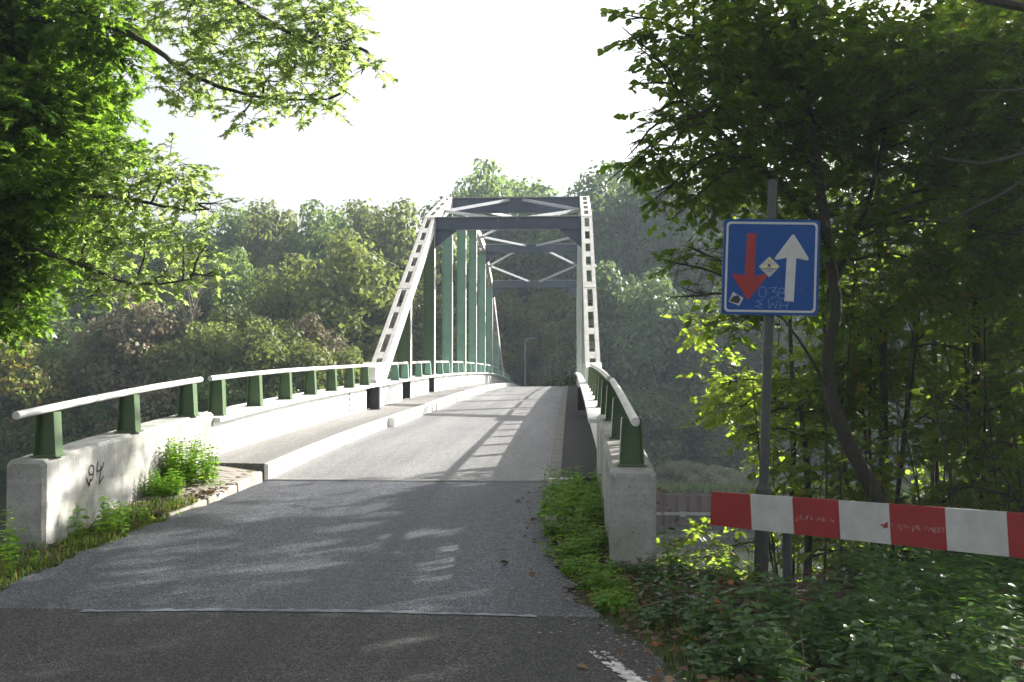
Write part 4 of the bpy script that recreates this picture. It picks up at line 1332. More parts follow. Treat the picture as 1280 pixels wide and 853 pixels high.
near_tree('hazel_tree', (3.6, 9.9, -1.2), 'dark leaning tree with round leaves and a crooked trunk rising behind the barrier', 'tree',
          ([(3.75, 9.9, -1.2), (3.38, 9.9, -0.37), (2.9, 9.8, 0.41), (2.54, 9.7, 1.11), (2.46, 9.7, 1.65), (2.54, 9.7, 2.18), (2.47, 9.7, 2.72), (2.37, 9.7, 3.57), (2.24, 9.8, 4.54), (2.12, 9.9, 5.53)], 0.085, 0.03),
          [([(2.5, 9.7, 1.3), (2.2, 9.5, 1.75), (1.95, 9.5, 2.1)], 0.02, 0.008),
           ([(2.5, 9.7, 2.3), (2.7, 9.9, 2.7), (2.95, 9.9, 3.3), (3.1, 9.8, 4.2)], 0.045, 0.015),
           ([(2.45, 9.7, 2.9), (1.9, 9.6, 3.4), (1.4, 9.4, 3.8), (1.0, 9.3, 4.1)], 0.03, 0.008),
           ([(2.4, 9.7, 3.4), (1.8, 9.7, 4.2), (1.2, 9.5, 4.7)], 0.028, 0.007)],
          [(RIGHT, 205, 0.086, 0.26, 'ovate', 'leaf_hazel', 9), (RIGHT_BACK, 135, 0.08, 0.26, 'ovate', 'leaf_under', 8)], 9)

# overhanging tree on the far right with darker bare twigs
near_tree('oak_tree', (6.4, 8.4, -0.6), 'tall dark tree whose bare lower branches reach in from the right edge', 'tree',
          ([(6.4, 8.4, -0.8), (6.3, 8.4, 2.5), (6.1, 8.5, 5), (6.0, 8.5, 9)], 0.22, 0.12),
          [([(6.3, 8.4, 4.6), (5.0, 8.2, 4.3), (3.9, 8.1, 4.4), (3.2, 8.0, 4.5)], 0.06, 0.03),
           ([(6.3, 8.4, 2.6), (5.0, 8.0, 3.0), (4.0, 7.9, 3.3), (3.2, 7.8, 3.15), (2.8, 7.8, 3.2)], 0.04, 0.006),
           ([(6.3, 8.4, 2.9), (4.6, 8.0, 3.9), (3.7, 7.9, 3.75), (3.1, 7.8, 3.7)], 0.035, 0.006),
           ([(6.3, 8.4, 2.2), (4.8, 8.0, 3.1), (3.9, 7.9, 3.2), (3.3, 7.9, 2.9), (2.9, 7.9, 2.7)], 0.03, 0.006)],
          [([(4.4, 8.3, 5.6, 0.8), (3.4, 8.6, 5.6, 0.7), (5.3, 8.4, 5.2, 0.9), (4.3, 7.8, 4.6, 0.45), (4.6, 8.2, 3.6, 0.6), (5.2, 8.4, 2.4, 0.8), (5.2, 9.6, 4.0, 1.0), (4.9, 9.4, 1.4, 0.8), (4.8, 9.6, 2.6, 0.9)], 125, 0.085, 0.28, 'ovate', 'leaf_hazel', 8)], 13)

# ------------------------------------------------------------------ understory behind the sign (trees on the right bank)
rs = random.Random(21)
def understory(x, y, h, rad, seed, label, mat='leaf_under', leaf=0.10, dens=30, gap=0.0):
    zb = ground(x, y) - 0.1
    cl = []
    rq = random.Random(seed)
    nst = rq.randint(3, 5)
    limbs = []
    for i in range(nst):
        a = rq.random() * 6.28
        top = (x + math.cos(a) * rad * 0.6, y + math.sin(a) * rad * 0.6, zb + h * rq.uniform(0.7, 0.95))
        mid = (x + math.cos(a) * rad * 0.25 + rq.uniform(-.2, .2), y + math.sin(a) * rad * 0.25, zb + h * 0.4)
        limbs.append(([(x, y, zb), mid, top], rq.uniform(0.015, 0.03), 0.006))
    n = int(8 + h * 2.2)
    for i in range(n):
        a = rq.random() * 6.28
        rr = rad * rq.random() ** 0.5
        z = zb + h * (gap + (1 - gap) * rq.random())
        cl.append((x + math.cos(a) * rr, y + math.sin(a) * rr, z, rq.uniform(0.45, 0.8) * rad * 0.55))
    return near_tree('understory_tree', (x, y, zb), label, 'tree', ([(x, y, zb - 0.3), (x + .1, y, zb + h * .5), (x, y, zb + h * 0.9)], 0.07, 0.02), limbs,
                     [(cl, dens, leaf, 0.34, 'ovate', mat, 8)], seed, 'shrubby trees crowding the right bank')
UN = [(2.85, 12.6, 4.0, 0.95, 'low bright green bush directly behind the foot of the sign post'),
      (3.6, 12.0, 7.5, 1.5, 'shrubby tree just right of the sign post, behind the crooked trunk'),
      (4.9, 12.6, 8.5, 1.6, 'dense green tree behind the middle of the barrier'),
      (6.4, 12.2, 9.0, 1.7, 'dark thicket tree at the right edge behind the barrier'),
      (3.2, 15.0, 8.0, 1.6, 'sunlit tree seen through the gap between sign and crooked trunk'),
      (5.4, 15.4, 10.5, 1.9, 'tall thin stemmed tree standing back in the right thicket'),
      (7.4, 14.8, 11.0, 2.0, 'broad dark tree far back at the right edge'),
      (8.8, 12.0, 11.0, 2.0, 'tree outside the thicket edge past the barrier end'),
      (9.2, 17.0, 12.0, 2.2, 'rearmost tall tree of the right bank thicket'),
      (4.6, 10.2, 2.6, 1.0, 'knee high leafy shrub under the right half of the barrier'),
      (6.0, 9.4, 3.0, 1.2, 'dark low shrub beneath the right end of the barrier')]
for i, (x, y, h, rad, lab) in enumerate(UN):
    understory(x, y, h, rad, 100 + i, lab, dens={0: 42, 4: 50}.get(i, 96), leaf=0.105, mat='leaf_under' if i in (0, 4) else 'leaf_shade')  # shaded trees get the darker leaf colour, sunlit ones the brighter
# sapling stems, each its own thing
for i in range(16):
    y = rs.uniform(9.8, 12.5)
    x = y * (0.245 + 0.0145 * i + rs.uniform(-0.004, 0.004))
    zb = ground(x, y) - 0.1
    if i % 2:
        continue
    b = MB()
    limb(b, [(x, y, zb), (x + rs.uniform(-.2, .2), y, zb + 1.5), (x + rs.uniform(-.5, .5), y + rs.uniform(-.3, .3), zb + rs.uniform(3.0, 4.5))], rs.uniform(0.009, 0.02), 0.005, 6)
    tag(b.build('sapling_stem', M['bark'], smooth=True), '%s thin bare sapling stem from the left behind the barrier' % ['first', 'second', 'third', 'fourth', 'fifth', 'sixth', 'seventh', 'eighth', 'ninth', 'tenth', 'eleventh', 'twelfth', 'thirteenth', 'fourteenth', 'fifteenth', 'sixteenth'][i // 2], 'sapling', 'thin stems behind the barrier')

# ------------------------------------------------------------------ far woods: shared crown meshes
def far_crown(seed, h, rad, nf, leaf, low=0.12, blobs=46):
    """crown made of many small leaf clusters on a lumpy envelope; origin at the base"""
    rng = np.random.default_rng(seed)
    zc = h * (0.5 + low / 2)
    hz = h * (1 - low) / 2
    C_, Rr = [], []
    for _ in range(blobs):
        v = rng.normal(size=3)
        v /= np.linalg.norm(v)
        f = rng.uniform(0.45, 0.92)
        wv = 1.0 - 0.35 * max(0, v[2]) 
        C_.append(np.array([v[0] * rad * f * wv, v[1] * rad * f * wv, zc + v[2] * hz * f]))
        Rr.append(rng.uniform(0.17, 0.36) * rad)
    C_ = np.array(C_)
    Rr = np.array(Rr)
    pick = rng.choice(blobs, size=nf, p=Rr ** 2 / (Rr ** 2).sum())
    v = rng.normal(size=(nf, 3))
    v /= np.linalg.norm(v, axis=1, keepdims=True)
    rr = Rr[pick] * (0.75 + 0.45 * rng.random(nf))
    P = C_[pick] + v * rr[:, None] * np.array([1, 1, 0.85])
    D = rng.normal(size=(nf, 3))
    D[:, 2] -= 0.5
    N_ = v * 1.0 + rng.normal(size=(nf, 3)) * 0.55 + np.array([0, 0, 0.35])
    D = D - N_ * (D * N_).sum(axis=1, keepdims=True) / (N_ * N_).sum(axis=1, keepdims=True)
    S_ = leaf * rng.uniform(0.45, 1.35, nf)
    stray = rng.random(nf) < 0.12
    P[stray] += np.clip(rng.normal(size=(int(stray.sum()), 3)), -1.6, 1.6) * rad * 0.05
    return leaves_mesh('crown', P, D, N_, S_, 'rhomb', M['far_green'])

def far_trunk(seed, h, rad):
    rq = random.Random(seed)
    b = MB()
    b.tube([(0, 0, -0.8), (rq.uniform(-.2, .2), 0, h * 0.4), (rq.uniform(-.4, .4), rq.uniform(-.3, .3), h * 0.85)], [0.28, 0.2, 0.05], 7)
    for _ in range(9):
        a = rq.random() * 6.28
        z = h * rq.uniform(0.2, 0.65)
        b.tube([(0, 0, z), (math.cos(a) * rad * 0.4, math.sin(a) * rad * 0.4, z + h * 0.08), (math.cos(a) * rad * 0.75, math.sin(a) * rad * 0.75, z + h * 0.2)], [0.11, 0.07, 0.02], 5)
    return b.mesh('trunk', M['bark'], smooth=True)

CR = [far_crown(200 + i, 10.0, 3.2, 15000, 0.285, 0.04, 60) for i in range(4)]
TR = [far_trunk(300 + i, 10.0, 3.2) for i in range(2)]
BU = [far_crown(400 + i, 4.0, 2.0, 8500, 0.19, -0.05, 30) for i in range(3)]
BT = [far_trunk(500 + i, 4.0, 1.6) for i in range(2)]

def far_plant(name, i, X, Y, ztop, halfw, mat, label, cat, group, bush=False, seed=0):
    rq = random.Random(1000 + i * 7 + seed)
    zb = ground(X, Y) - 0.15
    H_ = max(1.2, ztop - zb)
    tall = (not bush) or H_ > 5.5
    base_h, base_r = (4.0, 2.0) if not tall else (10.0, 3.2)
    if bush and tall:
        halfw = max(halfw, H_ * 0.27)
    sc = (halfw / base_r * 1.3, halfw / base_r * 1.3, H_ / base_h * (1.08 if tall else 1.0))
    t = empty(name, (X, Y, zb), label, cat, group)
    t.rotation_euler = (0, 0, rq.random() * 6.28)
    t.scale = sc
    cme = (CR if tall else BU)[rq.randrange(len(CR if tall else BU))]
    co = bpy.data.objects.new('crown', cme)
    COL.objects.link(co)
    co.parent = t
    co.material_slots[0].link = 'OBJECT'
    co.material_slots[0].material = M[mat]
    tme = (TR if tall else BT)[rq.randrange(2)]
    to = bpy.data.objects.new('trunk', tme)
    COL.objects.link(to)
    to.parent = t
    return t

FAR = [(-7.9, 108, 21.0, 4.2), (-50.62, 88, 13.01, 4.24), (-47.42, 92, 14.26, 4.44), (-39.21, 86, 12.68, 4.15), (-36.1, 90, 14.27, 3.98), (-32.94, 95, 16.5, 3.82), (-27.68, 92, 16.97, 3.7), (-22.09, 88, 15.54, 3.54), (-19.93, 95, 17.55, 3.82), (-14.5, 86, 15.16, 3.8), (-10.88, 88, 13.79, 3.18), (-9.2, 100, 21.2, 4.4), (-5.8, 104, 20.2, 4.4), (-2.58, 98, 17.88, 4.4), (0.54, 92, 15.96, 2.96), (3.2, 90, 18.9, 4.2), (6.3, 84, 18.2, 4.4), (8.46, 80, 16.39, 3.22), (12.25, 82, 17.38, 3.63), (15.34, 78, 16.26, 3.45), (21.26, 82, 16.95, 3.95), (25.73, 80, 17.16, 3.86), (31.44, 82, 18.14, 3.95), (35.57, 80, 17.67, 3.86), (-54.12, 84, 13.24, 4.05),
       (-39.64, 70, 8.05, 3.38), (-28.56, 72, 9.06, 2.89), (-36.55, 76, 8.25, 3.36), (-25.02, 74, 9.85, 3.09), (-19.02, 68, 8.6, 3.28), (-14.38, 66, 9.98, 3.45), (-10.93, 70, 7.05, 2.81), (-15.53, 60, 4.34, 2.17), (2.49, 66, 8.27, 2.92), (5.8, 62, 6.85, 2.99), (9.52, 64, 6.49, 3.09), (13.13, 62, 6.81, 2.99), (17.96, 62, 7.28, 2.99), (22.75, 62, 7.25, 2.99), (-11.86, 96, 10.61, 3.47), (-7.63, 92, 10.96, 3.33), (-4.66, 100, 11.75, 3.62), (-0.93, 90, 9.99, 3.26), (27.49, 62, 7.23, 2.99)]
far_mats = ['far_green', 'far_blue', 'far_green', 'far_blue', 'far_green', 'far_green', 'far_olive', 'far_green', 'far_olive', 'far_olive', 'far_green', 'far_green', 'far_green', 'far_blue', 'far_blue', 'far_blue', 'far_blue', 'far_blue', 'far_blue',
            'far_green', 'far_green', 'far_blue', 'far_green', 'far_blue', 'far_green', 'far_green', 'far_olive', 'far_blue', 'far_green', 'far_olive', 'far_olive', 'far_olive', 'far_brown', 'far_blue', 'far_blue', 'far_blue', 'far_green', 'far_blue', 'far_green', 'far_olive', 'far_green', 'far_blue', 'far_olive', 'far_blue']
far_lab = {0: 'broad pale crown between the two tallest treetops behind the portal', 11: 'tallest pale tree rising behind the portal top, against the white sky', 12: 'tall tree just right of the tallest one, above the top beam', 15: 'tall hazy blue green tree rising directly right of the portal',
           16: 'broad hazy tree between the right chord and the overhanging branches', 30: 'round olive green tree standing left of the sloping left chord', 29: 'olive green tree second from the left chord in the front row',
           7: 'tree on the skyline above the round olive tree', 6: 'rounded crown on the skyline left of the bridge', 33: 'hazy tree immediately right of the right chord, mid height', 13: 'dark tree framed by the portal, seen between the top beams'}
ORD = ['first', 'second', 'third', 'fourth', 'fifth', 'sixth', 'seventh', 'eighth', 'ninth', 'tenth', 'eleventh', 'twelfth', 'thirteenth', 'fourteenth', 'fifteenth', 'sixteenth', 'seventeenth', 'eighteenth']
def ordinal(lst, i, same):
    ids = sorted([j for j in range(len(lst)) if same(j)], key=lambda j: lst[j][0] / lst[j][1])
    return ORD[ids.index(i)]
fgrp = lambda j: 'special' if j in far_lab else ('left' if FAR[j][0] < -9 else ('right' if FAR[j][0] > 2 else 'mid')) + ('near' if FAR[j][1] < 79 else 'far')
for i, (X, Y, zt, hw) in enumerate(FAR):
    if i in far_lab:
        lab, gr = far_lab[i], None
    elif X < -9:
        lab, gr = ('%s tree from the left, %s rank of wood behind left handrail' % (ordinal(FAR, i, lambda j: fgrp(j) == fgrp(i)), 'front' if Y < 79 else 'skyline')), 'wood behind the left handrail'
    elif X > 2:
        lab, gr = ('%s tree from the left, %s rank of wood right of bridge' % (ordinal(FAR, i, lambda j: fgrp(j) == fgrp(i)), 'front' if Y < 79 else 'skyline')), 'wood behind the road sign'
    else:
        lab, gr = ('%s tree from the left closing the view at the end of the bridge road' % ordinal(FAR, i, lambda j: fgrp(j) == fgrp(i))), 'wood at the end of the road'
    far_plant('woodland_tree', i, X, Y, zt, hw, 'far_yellow' if (-9 < X < 1 and zt < 12) else far_mats[i], lab, 'tree', gr or 'trees beyond the canal')  # yellow leaves at the road end: sunlight put into the leaf colour
# second ranks that fill the gaps in the wood
k = 0
for X in np.arange(-64, 50, 6.0):
    Y = 104 + 6 * math.sin(X)
    if -16 < X < 2:
        continue
    far_plant('woodland_tree', 60 + k, float(X), Y, 13.5 + 2 * math.sin(X * 2.3), 4.2, 'far_green' if k % 2 else 'far_blue',
              '%s rearmost tree from the left, mostly hidden by the wood before it' % ORD[k], 'tree', 'rear rank of the wood')
    k += 1
for X, Y, zt, lab_ in ((-8.5, 84, 5.0, 'leftmost but one'), (1.2, 84, 6.0, 'third from right'), (-6.2, 108, 9, 'rear left'), (-1.5, 106, 8, 'rear right'), (-3.8, 112, 10, 'rear middle'), (2.5, 76, 5.0, 'second from right'), (-9.5, 78, 4.0, 'leftmost'), (4, 72, 4, 'rightmost')):
    far_plant('woodland_tree', 90 + k, X, Y, zt, 3.0, ('far_yellow', 'far_olive', 'far_yellow')[k % 3], 'lower sunlit %s tree at the far end of the bridge road' % lab_, 'tree', 'lower trees round the road end')  # brighter leaf colours stand in for sun on these lower trees
    k += 1

BUSH = [(-31.47, 54, 4.11, 1.95), (-30.22, 56, 2.34, 2.25), (-28.1, 57, 3.06, 2.06), (-26.41, 58, 5.47, 2.8), (-24.12, 59, 5.04, 2.37), (-21.24, 56, 3.71, 2.03), (-20.26, 60, 5.09, 2.17), (-17.35, 57, 3.97, 2.06), (-14.72, 56, 3.01, 2.03), (-12.85, 58, 2.35, 1.86), (-11.7, 62, 1.9, 1.99), (-9.76, 66, 2.45, 2.12), (-29.93, 53.5, 0.11, 1.7), (-26.57, 54, -0.34, 1.94), (-22.73, 54, 0.53, 2.17), (-18.66, 54, 0.98, 2.17), (-15.21, 54.5, 0.53, 2.19), (-12.18, 55, 0.3, 1.99), (-0.9, 86, 2.7, 2.07), (-5.16, 88, 2.73, 2.12), (-7.64, 84, 2.0, 1.69),
        (5.28, 54.5, -3.52, 0.79), (6.75, 55, -3.47, 0.97), (8.28, 54.5, -3.67, 0.88), (10.08, 55, -3.58, 1.06), (12.01, 55, -3.57, 1.06), (1.62, 55, -2.97, 1.11), (3.37, 55, -3.18, 0.97), (3.04, 57, 0.5, 2.29), (6.31, 58, -0.43, 2.33), (9.97, 58, 0.03, 2.56), (13.59, 58, 0.04, 2.56), (17.64, 58, 0.04, 2.8), (22.1, 58, 0.05, 2.8)]
bm_ = ['far_yellow', 'far_green', 'far_olive', 'far_brown', 'far_brown', 'far_olive', 'far_olive', 'far_olive', 'far_olive', 'far_olive', 'far_olive', 'far_green', 'far_green', 'far_green', 'far_brown', 'far_green', 'far_green', 'far_green',
       'far_yellow', 'far_olive', 'far_yellow', 'willow', 'willow', 'willow', 'willow', 'willow', 'willow', 'willow', 'far_blue', 'far_blue', 'far_green', 'far_blue', 'far_green', 'far_blue']
bush_lab = {0: 'yellow and orange autumn bush at the left edge beneath the maple', 3: 'largest reddish brown bush rising above the left handrail', 4: 'brown bush with bare twigs just right of the largest brown one', 14: 'dull brown shrub low behind the left handrail',
            2: 'grey green bush between the autumn bush and the brown bushes', 11: 'green bush touching the foot of the left chord', 18: 'yellow green bush at the end of the bridge road', 20: 'sunlit bush just left of the road end'}
bgrp = lambda j: 's' if j in bush_lab else ('w' if 21 <= j <= 27 else ('r' if j > 27 else 'l'))
for i, (X, Y, zt, hw) in enumerate(BUSH):
    if i in bush_lab:
        lab, gr = bush_lab[i], 'bushes beyond the canal'
    elif 21 <= i <= 27:
        lab, gr = '%s pale silvery willow bush from the left above the rusty sheet piling' % ordinal(BUSH, i, lambda j: bgrp(j) == 'w'), 'willow bushes above the sheet piling'
    elif i > 27:
        lab, gr = '%s dark bush from the left rising behind the silvery willows' % ordinal(BUSH, i, lambda j: bgrp(j) == 'r'), 'dark bushes behind the willows'
    else:
        lab, gr = '%s olive green bush from the left behind the left handrail' % ordinal(BUSH, i, lambda j: bgrp(j) == 'l'), 'bushes behind the left handrail'
    far_plant('bank_shrub', i, X, Y, zt, hw, bm_[i], lab, 'bush', gr, bush=True)
# dense dark shrubs low on the left, filling behind the parapet
for i, X in enumerate(np.arange(-34, -6, 2.6)):
    far_plant('bank_shrub', 60 + i, float(X), 53.2 + 0.5 * math.sin(X), -1.6 + 0.8 * math.sin(X * 1.7), 2.0, 'far_blue' if i % 3 else 'far_green', '%s low dark waterside shrub from the left behind the left parapet' % ORD[i], 'bush', 'waterside shrubs behind the left parapet', bush=True)
# bare dead branches poking from the brown bushes
for X, Y, z0, z1, lab in ((-22.4, 58, 4.2, 7.0, 'bare pale snag standing right of the brown bush'), (-28.6, 56, 1.0, 4.4, 'bare grey twisted branch left of the brown bush')):
    b = MB()
    g0 = ground(X, Y)
    limb(b, [(X, Y, g0), (X + 0.3, Y, (g0 + z1) / 2), (X - 0.5, Y, z1)], 0.045, 0.015, 6)
    for j in range(5):
        a = rnd.uniform(-1, 1)
        zz = z0 + (z1 - z0) * rnd.uniform(0.3, 0.9)
        limb(b, [(X, Y, zz - 0.8), (X + a * 0.8, Y - 0.3, zz + 0.2), (X + a * 1.8, Y - 0.5, zz + 0.6)], 0.04, 0.012, 5)
    tag(b.build('dead_branch', M['deadwood'], smooth=True), lab, 'dead branch', 'bare branches in the bushes')

# ------------------------------------------------------------------ ground plants
def plant_mesh(name, seed, h, n_stem, spread, leaf, mat, tpl='ovate', pairs=6):
    rng = np.random.default_rng(seed)
    P, D, N_, S_, seg = [], [], [], [], []
    for _ in range(n_stem):
        a = rng.random() * 6.28
        b0 = np.array([math.cos(a), math.sin(a), 0]) * spread * rng.random() ** 0.6
        b0[2] = -0.03
        hh = h * rng.uniform(0.55, 1.1)
        tip = b0 + np.array([rng.normal() * 0.12 * h, rng.normal() * 0.12 * h, hh])
        seg.append((b0, (b0 + tip) / 2, 0.003, 0.0025))
        seg.append(((b0 + tip) / 2, tip, 0.0025, 0.0015))
        for k in range(pairs):
            t = 0.25 + 0.75 * k / (pairs - 1)
            q = b0 + (tip - b0) * t
            az = k * 1.57 + rng.normal() * 0.3
            for s_ in (0, math.pi):
                P.append(q)
                D.append((math.cos(az + s_), math.sin(az + s_), rng.uniform(-0.35, 0.35)))
                N_.append((rng.normal() * 0.3, rng.normal() * 0.3, 1.0))
                S_.append(leaf * rng.uniform(0.7, 1.15) * (1.05 - 0.5 * t))
    me = leaves_mesh(name, P, D, N_, S_, tpl, M[mat])
    V, F = tubes_np(seg)
    return P, D, N_, S_, seg

def build_plants(name, spots, seed, h, n_stem, spread, leaf, mat, tpl='ovate', pairs=6, parent=None):
    P, D, N_, S_, seg = [], [], [], [], []
    for i, (x, y, sc) in enumerate(spots):
        rng = np.random.default_rng(seed * 1000 + i)
        z0 = ground_top(x, y)
        for _ in range(n_stem):
            a = rng.random() * 6.28
            rr = spread * sc * rng.random() ** 0.6
            b0 = np.array([x + math.cos(a) * rr, y + math.sin(a) * rr, z0 - 0.02])
            hh = h * sc * rng.uniform(0.5, 1.1)
            tip = b0 + np.array([rng.normal() * 0.14 * h, rng.normal() * 0.14 * h, hh])
            seg.append((b0, tip, 0.003, 0.0015))
            for k in range(pairs):
                t = 0.2 + 0.8 * k / max(pairs - 1, 1)
                q = b0 + (tip - b0) * t
                az = k * 1.57 + rng.normal() * 0.4
                for s_ in (0, math.pi):
                    P.append(q)
                    D.append((math.cos(az + s_), math.sin(az + s_), rng.uniform(-0.35, 0.3)))
                    N_.append((rng.normal() * 0.3, rng.normal() * 0.3, 1.0))
                    S_.append(leaf * sc ** 0.5 * rng.uniform(0.7, 1.15) * (1.1 - 0.5 * t))
    V, F = tubes_np(seg)
    return leaves_mesh(name, P, D, N_, S_, tpl, M[mat]), np_mesh(name + '_stems', V, F, M[mat])

def ground_top(x, y):
    if -4.52 < x < lin(XLt, y) and 9.7 < y < 11.95:
        return paver_z(x, y) - 0.01
    return ground(x, y)

def weed(name, x, y, sc, label, cat, mat='leaf_weed', h=0.45, n=26, spread=0.28, leaf=0.05, seed=1, tpl='ovate', pairs=8, group=None):
    t = empty(name, (x, y, ground_top(x, y)), label, cat, group)
    a, b_ = build_plants('leaves', [(x, y, sc)], seed, h, n, spread, leaf, mat, tpl, pairs)
    link('leaves', a, t)
    link('stems', b_, t)
    return t

weed('weed_clump', -4.32, 11.05, 1.1, 'tall bright green weed clump against the far end of the left parapet', 'weed', h=0.44, n=120, spread=0.30, leaf=0.062, seed=1)
weed('weed_clump', -4.36, 10.45, 0.8, 'smaller green weed tuft growing left of the tall clump on the pavers', 'weed', h=0.34, n=60, spread=0.24, leaf=0.055, seed=2)
weed('weed_clump', -3.86, 11.95, 0.6, 'single weed sprouting from the gap at the kerb end', 'weed', h=0.30, n=7, spread=0.07, leaf=0.055, seed=3, pairs=5)
weed('weed_clump', -3.98, 11.0, 0.5, 'low weed patch growing between the pavers beside the kerb', 'weed', h=0.16, n=22, spread=0.26, leaf=0.04, seed=4, pairs=4)
weed('weed_clump', -4.30, 8.95, 1.0, 'broad leaved bright weed at the foot of the left parapet', 'weed', h=0.34, n=22, spread=0.26, leaf=0.085, seed=5, pairs=5)
weed('weed_clump', -4.30, 9.55, 0.9, 'leafy weed with pale tips halfway along the left parapet foot', 'weed', h=0.26, n=22, spread=0.22, leaf=0.075, seed=6, pairs=4)
weed('weed_clump', -4.95, 7.9, 1.2, 'large leaved plant in front of the left parapet end', 'weed', h=0.38, n=26, spread=0.35, leaf=0.10, seed=7, pairs=5)
weed('weed_clump', -4.55, 7.6, 0.9, 'low leafy plants at the left edge of the road', 'weed', h=0.25, n=26, spread=0.35, leaf=0.07, seed=8, pairs=4)
for i, (x, y, sc, lab) in enumerate(((0.30, 6.75, 0.5, 'low bright weed where the verge widens beyond the parapet'), (0.22, 7.25, 0.55, 'low weed in front of the right parapet corner'), (0.10, 7.75, 0.6, 'flat green weed just before the parapet end at the road edge'), (0.02, 11.2, 1.0, 'bushy green weed nearest the white cover plate'), (0.12, 10.6, 1.1, 'green weed clump filling the gutter beside the right parapet'),
                                     (-0.05, 10.0, 1.0, 'lush weed clump overhanging the right road edge'), (0.16, 9.7, 0.9, 'weed clump pressed against the right parapet face'),
                                     (0.0, 9.1, 0.8, 'low round weed between road and right parapet'), (0.20, 8.6, 0.7, 'flat weed patch near the right parapet corner'),
                                     (0.0, 8.3, 0.6, 'sparse low weed at the cracked road edge'))):
    weed('gutter_weed', x, y, sc, lab, 'weed', h=0.30, n=56, spread=0.32, leaf=0.070, seed=20 + i, pairs=5, group='weeds along the right gutter')
# a few taller stems by the right wall end
weed('tall_weed', 0.84, 8.0, 1.0, 'tall leafy plant growing beside the end of the right parapet', 'weed', 'leaf_weed', h=0.36, n=7, spread=0.08, leaf=0.09, seed=40, pairs=5)
weed('tall_weed', 1.28, 8.0, 1.0, 'yellow green plant leaning between parapet end and sign post', 'weed', 'leaf_weed', h=0.22, n=12, spread=0.16, leaf=0.08, seed=41, pairs=5)
weed('sprig', -6.35, 9.2, 1.3, 'pale leaf sprig at the left picture edge beside the handrail end', 'weed', 'leaf_weed', h=1.35, n=10, spread=0.22, leaf=0.07, seed=42, pairs=12)

# nettle carpet (nobody could count it)
rq = random.Random(5)
spots = []
while len(spots) < 330:
    y = rq.uniform(3.2, 9.6)
    x = rq.uniform(0.35, 5.2)
    edge_x = lin(XRt, y) + 0.22 + 0.2 * math.sin(y * 3)
    if x < edge_x or x > 0.9 * y * 0.85 + 0.6:
        continue
    if 0.28 < x < 0.74 and 8.0 < y:
        continue
    if x < 2.3 and y > 7.9:
        continue
    if math.sin(x * 2.3 + 1.0) * math.sin(y * 1.9) < -0.45 and rq.random() < 0.9:
        continue
    spots.append((x, y, rq.uniform(0.45, 1.2) * (0.5 + 0.5 * min(1, (x - edge_x) / 0.8)) * (0.45 if (x < 2.2 and y > 7.0) else 1)))
a, b_ = build_plants('nettle_carpet', spots, 7, 0.36, 7, 0.20, 0.10, 'leaf_nettle', pairs=5)
tag(link('nettle_carpet', a), 'carpet of dark green nettle like plants under the barrier', 'ground cover', kind='stuff')
tag(link('nettle_stems', b_), 'thin stems of the ground cover plants under the barrier', 'ground cover', kind='stuff')

sp2 = [(x + rq.uniform(-.3, .3), y + rq.uniform(-.3, .3), rq.uniform(0.4, 0.9)) for x, y, _ in spots[::3] if x > lin(XRt, y) + 0.45]
a, b_ = build_plants('low_mixed_weeds', sp2, 9, 0.26, 7, 0.22, 0.05, 'leaf_under', pairs=5)
tag(link('low_mixed_weeds', a), 'scattered small light green weeds among the ground cover', 'ground cover', kind='stuff')
tag(link('low_weed_stems', b_), 'stems of the small light green weeds', 'ground cover', kind='stuff')
stk = []
rk = random.Random(31)
for _ in range(230):
    y = rk.uniform(3.6, 9.6)
    x = lin(XRt, y) + 0.25 + rk.random() * 3.8
    if 0.25 < x < 0.75 and y > 7.9:
        continue
    a_ = rk.random() * 6.28
    L_ = rk.uniform(0.08, 0.6)
    z = ground(x, y) + rk.uniform(0.01, 0.07)
    stk.append(((x, y, z), (x + math.cos(a_) * L_, y + math.sin(a_) * L_, z + rk.uniform(-0.02, 0.16) * L_ * 2), rk.uniform(0.002, 0.007), 0.0015))
for _ in range(160):                       # dead upright stalks
    y = rk.uniform(5.0, 11.5)
    x = 1.2 + rk.random() * 4.5
    z = ground(x, y)
    h_ = rk.uniform(0.25, 1.1) if y > 8.6 else rk.uniform(0.12, 0.34)
    stk.append(((x, y, z), (x + rk.uniform(-.2, .2), y + rk.uniform(-.2, .2), z + h_), 0.004, 0.0015))
V, F = tubes_np(stk, 4)
tag(link('fallen_twigs', np_mesh('fallen_twigs', V, F, M['drytwig'])), 'dry twigs and dead stalks in the undergrowth by the barrier', 'twigs', kind='stuff')

# grass on the verges
def scatter_blades(name, region, n, hmin, hmax, mat, seed, lab):
    rng = np.random.default_rng(seed)
    P, D, N_, S_ = [], [], [], []
    while len(P) < n:
        x, y = region(rng)
        z = ground_top(x, y)
        P.append((x, y, z - 0.01))
        a = rng.random() * 6.28
        D.append((math.cos(a) * 0.5 * rng.random(), math.sin(a) * 0.5 * rng.random(), 1))
        N_.append((math.cos(a + 1.57), math.sin(a + 1.57), 0.2))
        S_.append(rng.uniform(hmin, hmax))
    return tag(link(name, leaves_mesh(name, P, D, N_, S_, 'blade', M[mat])), lab, 'grass', kind='stuff')
def reg_left(rng):
    while True:
        y = rng.uniform(4.0, 10.2)
        x = lin(XLt, y) - rng.random() ** 1.5 * (0.5 if y > 8.4 else 3.0)
        if y > 8.4 and x < -4.52:
            continue
        return x + 0.03, y
scatter_blades('verge_grass', reg_left, 9000, 0.03, 0.12, 'grass', 1, 'short green grass along the left road edge')
def reg_right(rng):
    y = rng.uniform(4.0, 11.5)
    x = lin(XRt, y) + 0.05 + abs(rng.normal()) * (0.12 if y > 8.1 else 0.5)
    return (x if y < 8.1 else min(x, 0.30)), y
